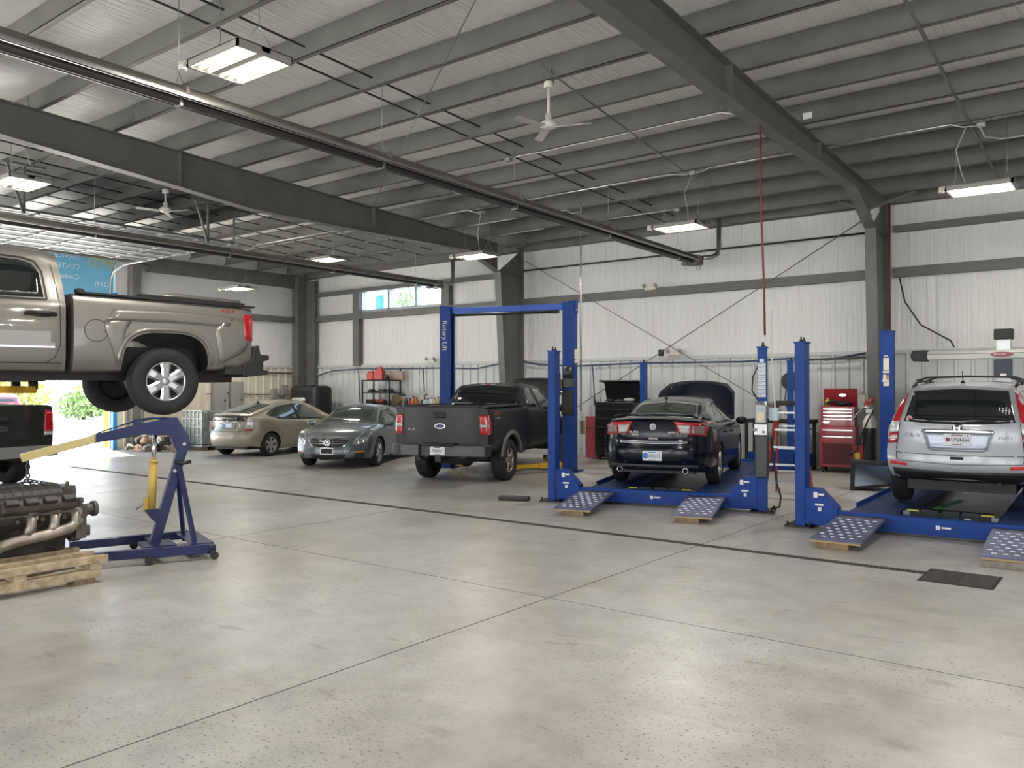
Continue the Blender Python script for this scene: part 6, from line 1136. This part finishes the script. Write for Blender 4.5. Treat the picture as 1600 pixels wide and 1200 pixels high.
for k in range(6):
    y = -.57 + k * .228; cg.bar((.5, y, .16), (.5, y, 1.16), .018)
for z in (.2, .44, .68, .92, 1.15): cg.bar((.5, -.57, z), (.5, .57, z), .018)
for k in range(6): cg.bar((-.5 + k * .2, -.57, .16), (-.5 + k * .2, -.57, 1.16), .018)
for z in (.2, .44, .68, .92, 1.15): cg.bar((-.5, -.57, z), (.5, -.57, z), .018)
cg.build('wire_cage', STEEL, t); MB().bb((-.5, -.57, .10), (.5, .57, .16)).build('tote_base', STEEL, t)
for y in (-.45, 0, .45): MB().bb((-.5, y - .07, 0), (.5, y + .07, .10)).build('foot', OLDWOOD, t)
t = thing('waste_bin', 'dark red brown waste bin between the tote and the gold hatchback', 'bin', (-21.95, 15.55, 0)); MB().box((0, 0, .50), (.7, 1.0, 1.0), None, (1.05, 1.05)).build('body', mat('bin_dark', (.03, .032, .04), .5), t, bevel=.02); MB().bb((-.4, -.55, 1.0), (.4, .55, 1.12)).build('lid', mat('bin_lid', (.11, .07, .06), .6), t, bevel=.02)
# scrap engine parts: every piece its own thing
rnd = random.Random(3); SCR = [mat('scrap_alloy', (.40, .36, .31), .45, .6), mat('scrap_rust', (.30, .18, .12), .7, .2), mat('scrap_dark', (.06, .055, .05), .6, .3), mat('scrap_copper', (.45, .30, .22), .5, .5), mat('scrap_pale', (.52, .50, .46), .5, .3)]
names = [('exhaust_pipe', 'pipe'), ('engine_bracket', 'bracket'), ('brake_disc', 'disc'), ('intake_pipe', 'pipe'), ('gear_housing', 'housing')]
cols = ['pale alloy', 'rusty brown', 'oily black', 'copper toned', 'chalky']
k = 0
for layer, (cnt, z0) in enumerate(((8, .0), (6, .22), (4, .42))):
    for i in range(cnt):
        u = (i + .5) / cnt * (1 - .22 * layer) + .10 * layer; y = 11.98 + u * .62 + rnd.uniform(-.08, .12); x = -23.15 + u * 1.5; kind = k % 5; m = MB(); ci = (k * 3 + layer) % 5
        if kind == 0: m.tube([(-.16, -.05, .06), (-.02, .02, .16), (.08, .04, .18), (.18, .02, .08)], .045, 10).cyl((.18, .02, .08), (.22, .02, .06), .065, 10)
        elif kind == 1: m.prism([(-.14, 0), (.14, 0), (.12, .12), (.02, .20), (-.10, .16)], -.06, .06, 'y').cyl((0, -.09, .1), (0, .09, .1), .035, 10)
        elif kind == 2: m.lathe([(.04, 0), (.15, 0), (.15, .025), (.08, .025), (.08, .07), (.04, .07), (.04, 0)], (0, 0, 0), 'z', 20)
        elif kind == 3: m.tube([(-.18, 0, .05), (-.1, .06, .12), (.0, .0, .17), (.1, -.06, .12), (.18, 0, .05)], .04, 10).bb((-.22, -.06, 0), (-.16, .06, .1))
        else: m.lathe([(.001, 0), (.11, 0), (.14, .06), (.10, .14), (.06, .20), (.001, .20)], (0, 0, 0), 'z', 12).bb((-.13, -.05, .02), (.13, .05, .08))
        lay = ['on the floor', 'in the middle', 'on top'][layer]
        o = m.build(names[kind][0], SCR[ci], loc=(x, y, z0 + .01), rot=(0, 0, rnd.uniform(0, 6))); tag(o, '%s scrap %s %s of the parts heap by the wall' % (cols[ci], names[kind][0].replace('_', ' '), lay), names[kind][1], 'scrap parts heaped by the side wall'); k += 1
tag(MB().prism([(-.5, 0), (.5, 0), (.45, .62), (-.45, .62)], -.35, .35, 'y').build('scrap_crate', mat('crate_dark', (.05, .048, .042), .7, noise=(6, .4)), loc=(-23.2, 12.98, 0), bevel=.02), 'dark oily crate behind the scrap parts next to the liquid tote', 'crate')
# black tool chest with raised lid, red cabinet behind
t = thing('tool_chest', 'large black tool chest with its lid up beside the two-post lift', 'tool chest', (-10.45, 17.95, 0)); TB_ = mat('chest_black', (.010, .011, .012), .35, .2); MB().bb((-.55, -.32, .12), (.55, .32, 1.45)).build('body', TB_, t, bevel=.015)
for k in range(5): d = MB().bb((-.51, -.34, .2 + k * .22), (.51, -.32, .40 + k * .22)).build('drawer', TB_, t, bevel=.006); MB().bb((-.42, -.36, .37 + k * .22), (.42, -.34, .39 + k * .22)).build('drawer_pull', DARKST, d)
MB().prism([(.32, 1.45), (.30, 1.47), (.16, 1.95), (-.12, 2.0), (-.13, 1.97), (.13, 1.92), (.27, 1.46)], -.55, .55, 'x').build('lid', TB_, t)
for x in (-.45, .45):
    for y in (-.25, .25): MB().cyl((x - .02, y, .06), (x + .02, y, .06), .06, 12).build('caster', RUBBER, t)
MB().tube([(-.53, -.1, 1.45), (-.53, .05, 1.85)], .008, 6).build('lid_stay', STEEL, t)
for x, w, z, c, lab in ((-.3, .16, .07, (.08, .08, .07), 'dark power tool lying in the open top of the black chest'), (.0, .2, .06, (.12, .11, .10), 'grey socket tray in the open top of the black chest'), (.28, .26, .10, (.50, .52, .50), 'crumpled pale rag on top of the black chest')):
    tag(MB().ball((0, 0, z * .5), .1, 10, (w * 6, 1.2, z * 5)).build('chest_item', mat(lab[:12], c, .6), loc=(-10.45 + x, 17.9, 1.455)), lab, 'tool', 'things in the black chest')
t = thing('tool_cabinet', 'narrow dull red tool cabinet standing against the black chest', 'tool cabinet', (-11.2, 18.05, 0)); MB().bb((-.16, -.3, .03), (.18, .3, 1.08)).build('body', mat('dull_red', (.30, .05, .06), .45), t, bevel=.01); MB().bb((-.16, -.31, .78), (.18, -.3, .795)).build('drawer_gap', BLACK, t)
tag(MB().cyl((0, -.05, 0), (0, .05, 0), .08, 16).tube([(.02, -.02, -.05), (.2, -.02, -.12), (.5, .0, -.16)], .01, 6).build('wall_outlet', STEEL, loc=(-11.75, 18.72, 1.42)), 'round grey outlet with a red-tipped cord on the ribbed wall by the red cabinet', 'outlet')
tag(MB().bb((-.04, -.04, -.14), (.04, .04, .14)).tube([(0, 0, .14), (0, 0, .3)], .008, 6).build('pendant_control', mat('olive_control', (.20, .18, .10), .5), loc=(-9.58, 14.86, .95)), 'olive pendant control hanging from the conduit of the two-post lift', 'control')
# red roller tool chest and the things round the column
t = thing('tool_chest', 'bright red roller tool chest with open lid standing against the back wall', 'tool chest', (-5.22, 18.20, 0), R(8)); MB().bb((-.36, -.26, .12), (.36, .26, .98)).build('body', REDP, t, bevel=.008)
MB().bb((-.34, -.25, .98), (.34, .25, 1.40)).build('top_box', REDP, t, bevel=.008); MB().prism([(.25, 1.40), (.22, 1.40), (.16, 1.76), (.19, 1.78)], -.34, .34, 'x').build('lid', REDP, t)
for z, h in ((.80, .12), (.66, .12)): d = MB().bb((-.33, -.275, z), (.33, -.26, z + h)).build('drawer', REDP, t, bevel=.004); MB().bb((-.30, -.295, z + h - .03), (.30, -.275, z + h - .005)).build('drawer_pull', CHROME, d)
for z in (1.30, 1.23, 1.16, 1.09): d = MB().bb((-.31, -.262, z), (.31, -.25, z + .06)).build('drawer', REDP, t, bevel=.003); MB().bb((-.28, -.28, z + .035), (.28, -.262, z + .055)).build('drawer_pull', CHROME, d)
MB().bb((-.30, -.27, .18), (.30, -.262, .62)).build('cabinet_recess', mat('recess_maroon', (.09, .012, .014), .5), t)
for z, x in ((1.07, -.22), (1.64, .05)): MB().prism([(x + .07 * math.cos(a), z + .03 * math.sin(a)) for a in [2 * math.pi * k / 16 for k in range(16)]], -.275 if z < 1.2 else .15, -.268 if z < 1.2 else .17, 'y').build('maker_badge', CHROME, t)
for x in (-.3, .3):
    for y in (-.2, .2): MB().cyl((x - .02, y, .06), (x + .02, y, .06), .06, 12).bb((x - .03, y - .03, .06), (x + .03, y + .03, .12)).build('caster', RUBBER, t)
tag(MB().tube([(-.25, 0, .05), (-.15, .05, .12), (0, .08, .05), (.1, .02, .1), (.28, .0, .04)], .035, 8).ball((.05, .05, .06), .09, 10, (1.6, 1, .7)).build('air_hose_coil', BLACK, loc=(-5.2, 18.1, 1.40)), 'black hose and cable bundle lying in the open red tool chest', 'hose')
tag(MB().cyl((0, 0, 0), (0, 0, .14), .045, 12).cyl((0, 0, .14), (0, 0, .18), .03, 10).build('spray_can', mat('can_yellow', (.55, .45, .08), .4), loc=(-5.46, 18.22, 1.40)), 'yellow spray can standing in the open red tool chest', 'can')
t = thing('gas_cart', 'low red wheeled cart with a yellow tag between the tool chest and the gas cylinder', 'cart', (-4.68, 17.98, 0)); MB().bb((-.12, -.22, .08), (.16, .22, .60)).build('body', mat('cart_red', (.34, .02, .03), .4), t, bevel=.01); MB().bb((-.10, -.228, .22), (.0, -.22, .46)).build('yellow_tag', mat('tag_yellow', (.55, .50, .05), .5), t)
for x in (-.08, .12): MB().cyl((x - .02, -.15, .07), (x + .02, -.15, .07), .07, 12).build('wheel', RUBBER, t)
t = thing('gas_cylinder', 'black gas cylinder with a white shoulder strapped beside the column', 'gas cylinder', (-4.36, 17.25, 0)); MB().lathe([(.001, 0), (.13, 0), (.13, 1.0)], (0, 0, 0), 'z', 18).build('body', mat('cylinder_black', (.02, .024, .028), .35), t); MB().lathe([(.13, 1.0), (.13, 1.12), (.09, 1.22), (.04, 1.26), (.04, 1.32), (.001, 1.32)], (0, 0, 0), 'z', 18).build('shoulder', mat('cylinder_white', (.62, .62, .58), .4), t); MB().bb((-.06, -.05, 1.30), (.06, .05, 1.42)).cyl((-.12, -.02, 1.40), (.05, -.02, 1.40), .04, 10).tube([(-.12, -.05, 1.38), (-.22, -.1, 1.28), (-.3, -.12, 1.12)], .012, 6).build('regulator', STEEL, t); MB().tube([(.1, -.1, 1.35), (0, -.15, 1.15), (-.14, -.16, .8), (-.2, -.14, .55), (-.35, -.1, .45)], .016, 8).build('hose', BLACK, t); MB().cyl((-.05, 0, 1.5), (.1, -.03, 1.58), .05, 12).bb((-.1, -.04, 1.42), (.05, .04, 1.52)).build('torch_holder', mat('holder_red', (.35, .08, .07), .5), t); MB().bb((-.22, .0, 1.38), (-.08, .04, 1.66)).build('wall_box', EBX, t)
t = thing('mirror_panel', 'black framed dark mirror panel leaning low beside the crossover', 'mirror', (-3.76, 15.1, 0), R(14)); 
vs = [(-.42, 0, .0), (.42, 0, .12), (.42, 0, .50), (-.42, 0, .58)]; MB().prism([(-.38, -.0), (.45, .12), (.45, .48), (-.36, .52)], 0, .45, 'y').build('frame', BLACK, t, bevel=.01); MB().prism([(-.30, .07), (.42, .17), (.42, .43), (-.29, .46)], -.012, -.001, 'y').build('mirror_face', mat('mirror_face', (.25, .30, .36), .08, .9), t)
t = thing('step_ladder', 'red fibreglass step ladder standing between the two ramp lifts', 'ladder', (-4.72, 13.6, 0), R(8)); LR = mat('ladder_red', (.42, .06, .03), .5); AL = mat('ladder_alloy', (.45, .46, .47), .35, .8)
for s_ in (-1, 1):
    MB().bar((s_ * .30, -.45, 0), (s_ * .17, 0, 1.52), .03, .075).build('front_rail', LR, t); MB().bar((s_ * .30, .50, 0), (s_ * .17, .04, 1.50), .03, .05).build('rear_rail', LR, t)
for k in range(5): u = .17 + k * .185; MB().box((0, -.45 + .45 * u, 1.52 * u), (2 * (.30 - .13 * u) - .03, .08, .03)).build('step', AL, t)
for k in range(3): u = .25 + k * .26; MB().bar((-(.30 - .13 * u), .5 - .46 * u, 1.5 * u), ((.30 - .13 * u), .5 - .46 * u, 1.5 * u), .025).build('rear_brace', AL, t)
MB().bb((-.22, -.12, 1.50), (.22, .12, 1.58)).build('ladder_top', BLACK, t, bevel=.01)
t = thing('hose_reel', 'dark cord reel fixed to the back wall between the blue lift posts', 'reel', (-6.35, 18.55, 1.95)); MB().cyl((0, -.12, 0), (0, .10, 0), .13, 18).build('drum', mat('reel_brown', (.07, .05, .035), .6), t)
for y in (-.14, .10): MB().cyl((0, y, 0), (0, y + .02, 0), .20, 20).build('flange', mat('reel_dark', (.04, .035, .03), .5), t)
MB().tube([(-.1, -.05, -.1), (-.14, -.05, -.4), (-.06, -.05, -.75)], .014, 6).build('cord_end', BLACK, t); MB().bb((-.05, .1, -.1), (.05, .3, .1)).build('wall_mount', DARKST, t)
tag(MB().bb((-.09, -.06, -.12), (.09, .05, .12)).build('wall_socket_box', EBX, loc=(-6.9, 18.66, 1.35), bevel=.01), 'grey socket box low on the ribbed wall behind the lift pump', 'socket')
t = thing('parts_bench', 'low bench with dark top in front of the ribbed wall behind the ladder', 'bench', (-6.5, 18.2, 0)); MB().bb((-.75, -.3, 1.02), (.75, .3, 1.10)).build('bench_top', DARKST, t); MB().bb((-.70, -.25, .1), (.70, .28, .35)).build('lower_shelf', LIFTB, t)
for x in (-.68, .68):
    for y in (-.24, .24): MB().bb((x - .03, y - .03, 0), (x + .03, y + .03, 1.02)).build('leg', DARKST, t)
t = thing('lift_post', 'plain blue lift post standing against the ribbed wall behind the black saloon', 'lift post', local(L1, (-1.6, 6.9, 0)))
bpy.data.objects.remove(t)
tag(MB().bb((-.25, -.08, 0), (.25, .08, .07)).build('wheel_chock', DARKST, loc=(-8.0, 10.40, .0), rot=(0, 0, R(25)), bevel=.02), 'dark wheel chock lying beside the lift post near the charcoal pickup', 'chock')
tag(MB().tube([(0, 0, 0), (.05, 0, .12), (-.03, 0, .24), (.06, 0, .36), (.02, 0, .46)], .02, 6).build('white_strap', STICKER, loc=local(L2, (-1.12, 4.4, .0))), 'white strap dangling beside the rear wheel of the crossover', 'strap')
# ================================================================ floor drain
GR = mat('grate_iron', (.055, .05, .045), .6, .4); t = thing('trench_drain', 'long narrow iron trench drain crossing the concrete floor', 'drain', (0, 8.71, 0)); MB().bb((-19.5, -.052, -.004), (-1.6, .052, .002)).build('channel', mat('drain_black', (.02, .019, .018), .8), t)
gb = MB()
for k in range(360): x = -19.45 + k * .0498; gb.bb((x - .014, -.045, .001), (x + .014, .045, .004))
gb.bb((-19.5, -.058, .0), (-1.6, -.045, .004)).bb((-19.5, .045, .0), (-1.6, .058, .004)); o = gb.build('drain_grating', GR, t); o['kind'] = 'stuff'
t = thing('sump_grate', 'square iron sump grate at the end of the trench drain', 'grate', (-1.40, 8.65, 0)); MB().bb((-.30, -.31, -.004), (.32, .31, .003)).build('frame', mat('drain_black', (.02, .019, .018), .8), t)
for k in range(4):
    g = MB(); x0_ = -.28 + k * .145
    for j in range(18): g.bb((x0_ + .004, -.28 + j * .031, .002), (x0_ + .135, -.28 + j * .031 + .02, .007))
    g.bb((x0_, -.29, .002), (x0_ + .006, .29, .008)).bb((x0_ + .134, -.29, .002), (x0_ + .14, .29, .008)); g.build('grate_panel', GR, t)
# ================================================================ the big door, its banner and the yard outside
DP = mat('door_panel', (.11, .12, .125), .5); od = struct(MB().build('door_1', DP)) if False else None
dr = thing('overhead_door', 'raised sectional overhead door lying level under the roof beyond the silver truck', 'door', (LX, 0, 0))
for k in range(7):
    x0_ = 2.12 + k * .62; o = MB().bb((x0_, OY0, 5.32 - .0), (x0_ + .61, OY1 - .3, 5.37)).build('door_section', DP, dr, bevel=.006)
    for y in np.linspace(OY0 + .05, OY1 - .35, 7): MB().bb((x0_ + .03, y - .035, 5.29), (x0_ + .58, y + .035, 5.32)).build('stile', mat('door_stile', (.26, .265, .265), .5), o)
    MB().bb((x0_ + .28, OY0 + .05, 5.275), (x0_ + .34, OY1 - .35, 5.30)).build('strut', mat('door_stile', (.26, .265, .265), .5), o)
for y in (OY0 - .05, OY1 - .22):
    MB().tube([(.12, y, .02), (.12, y, 4.6), (.16, y, 4.95), (.30, y, 5.2), (.9, y, 5.345), (6.5, y, 5.345)], .028, 8).build('track', STEEL, dr); MB().bar((.12, y, 5.0), (.60, y, 5.8), .04).bar((6.3, y, 5.34), (6.3, y, 5.95), .04).build('track_hanger', STEEL, dr)
for y0, lab in ((6.55, 'two grey struts hung from a short roof rail above the cab of the silver truck'), (10.35, 'two grey struts hung from a short roof rail above the bed of the silver truck')):
    t = thing('track_brace', lab, 'brace', (-16.6, y0, 0), 0, 'ceiling struts over the side bay'); MB().bar((0, -.38, 5.98), (0, .38, 5.98), .05).build('rail', GREYST, t); MB().bar((.0, 0, 5.98), (.0, 0, 5.06), .045).build('strut', GREYST, t); MB().bar((0, -.3, 5.97), (.0, -.01, 5.08), .045).build('strut', GREYST, t)
# translucent printed banner across the light above the door: read from behind
BN = bpy.data.materials.new('banner_blue'); BN.use_nodes = True; _t = BN.node_tree; _p = _t.nodes['Principled BSDF']; _p.inputs['Base Color'].default_value = (.22, .44, .54, 1); _p.inputs['Roughness'].default_value = .6
_tr = _t.nodes.new('ShaderNodeBsdfTranslucent'); _tr.inputs[0].default_value = (.10, .24, .32, 1); _mx = _t.nodes.new('ShaderNodeMixShader'); _mx.inputs[0].default_value = .35
_t.links.new(_p.outputs[0], _mx.inputs[1]); _t.links.new(_tr.outputs[0], _mx.inputs[2]); _t.links.new(_mx.outputs[0], _t.nodes['Material Output'].inputs[0])
bn = thing('banner', 'sky blue sign banner above the open door, its yellow and white lettering reversed', 'banner', (LX - .10, 0, 0)); MB().bb((-.02, OY0 + .01, 4.32), (.0, OY1 - .01, 5.83)).build('sheet', BN, bn)
BY = mat('banner_yellow', (.62, .42, .10), .6); BW = mat('banner_white', (.62, .70, .74), .6)
def btxt(s_, y, z, size, m, align): return text('banner_lettering', s_, size, m, bn, (.012, y, z), (90, 0, 90), mirror=True, depth=.006, align=align)
o = btxt('MTI', 11.98, 5.42, .42, BY, 'LEFT'); o.data.transform(Matrix.Diagonal((1.12, 1, 1, 1)))
btxt('SERVICE', 11.02, 5.55, .20, BW, 'LEFT'); btxt('CENTER', 11.02, 5.27, .20, BW, 'LEFT'); btxt('Contact', 11.0, 4.98, .20, BW, 'LEFT'); btxt('(219)', 11.85, 4.84, .20, BW, 'LEFT')
# outside: bollard, planting, a parked red car
t = thing('bollard', 'yellow safety bollard just outside the open door', 'bollard', (-25.6, 12.55, 0)); MB().cyl((0, 0, -.02), (0, 0, 1.35), .16, 20).ball((0, 0, 1.35), .16, 16, (1, 1, .5)).build('post', mat('bollard_yellow', (.75, .62, .03), .4), t)
LEAF = mat('leaf_green', (.13, .21, .07), .7, noise=(3, .4)); LEAF2 = mat('leaf_pale', (.32, .34, .12), .7, noise=(3, .4)); TRK = mat('bark', (.10, .07, .05), .9)
def shrub(x, y, r, h, mt, lab, cat='bush', trunk=0):
    t = thing('tree' if trunk else 'bush', lab, cat, (x, y, -.02)); rr = random.Random(int(x * 7 + y)); m = MB()
    for k in range(900):
        a, b_, u = rr.uniform(0, 6.28), rr.uniform(-1, 1), rr.random() ** .4; c = math.sqrt(1 - b_ * b_)
        p = Vector((r * u * c * math.cos(a), r * u * c * math.sin(a), trunk + h / 2 + h / 2 * u * b_)); d = Vector((rr.uniform(-1, 1), rr.uniform(-1, 1), rr.uniform(-1, 1))).normalized(); e = d.orthogonal().normalized(); s_ = r * .10
        m.add([p - d * s_, p + e * s_ * .5, p + d * s_, p - e * s_ * .5], [(0, 1, 2, 3)])
    m.build('foliage', mt, t); MB().cyl((0, 0, 0), (0, 0, trunk + h * .5), r * .06 + .03, 8).build('trunk', TRK, t)
shrub(-50, 23.0, 1.5, 1.7, LEAF, 'dense green bush across the sunny yard beside the wheel of the raised truck'); shrub(-58, 22, 2.4, 2.6, LEAF2, 'pale yellow green bush behind the green one across the yard'); shrub(-56, 28.0, 2.6, 3.0, LEAF2, 'pale bush seen across the yard beside the door jamb'); shrub(-62, 17.5, 3.0, 3.0, LEAF2, 'pale olive bush beyond the dark pickup across the yard')
shrub(-44.9, 44.5, 1.0, 3.6, LEAF, 'slim green tree outside the middle pane of the high window', 'tree', 6.3)
tag(MB().bb((-.30, -.25, 0), (.30, .25, 8.45)).build('sign_pylon', mat('pylon_blue', (.03, .16, .42), .5), loc=(-42.7, 40, -.02), bevel=.2), 'tall blue pylon outside the first pane of the high window', 'pylon')
t = thing('car', 'small dark red car parked outside beyond the dark pickup', 'car', (-43.5, 16.2, -.02), R(160)); P = paint('far_red_paint', (.35, .02, .05), .3)
s = Shell('body', t, P, dict(x=(-2.1, 2.1), top=[(-2.1, 1.2), (-1.9, 1.5), (-.5, 1.6), (.5, 1.5), (1.1, 1.05), (2.1, .75)], belt=[(-2.1, .95), (1.1, .92), (2.1, .65)], sill=[(-2.1, .3), (2.1, .22)], w=[(-2.1, .75), (-1.3, .88), (1.3, .88), (2.1, .68)], rw=[(-2.1, .62), (.5, .6), (1.1, .72), (2.1, .5)], arch=[(-1.3, .33, .37, 2, .28), (1.3, .33, .37, 2, .28)]))
for x in (-1.3, 1.3):
    for sg in (1, -1): wheel(t, x, sg * .77, sg, .32, .2, .2, 'five')
s.patch('rear_window', [(.55, 1.05), (-.55, 1.05)], [(.5, 1.38), (-.5, 1.38)], 'B', GLASS, 6, 4); s.pair('tail_lamp', [(.75, .8), (.5, .8)], [(.72, 1.05), (.5, 1.05)], 'B', REDL, n=4, m=3); s.both('side_window', [(-1.6, 1.02), (.9, .98)], [(-1.4, 1.38), (.3, 1.4), (.9, 1.02)], GLASS, n=8, m=4)
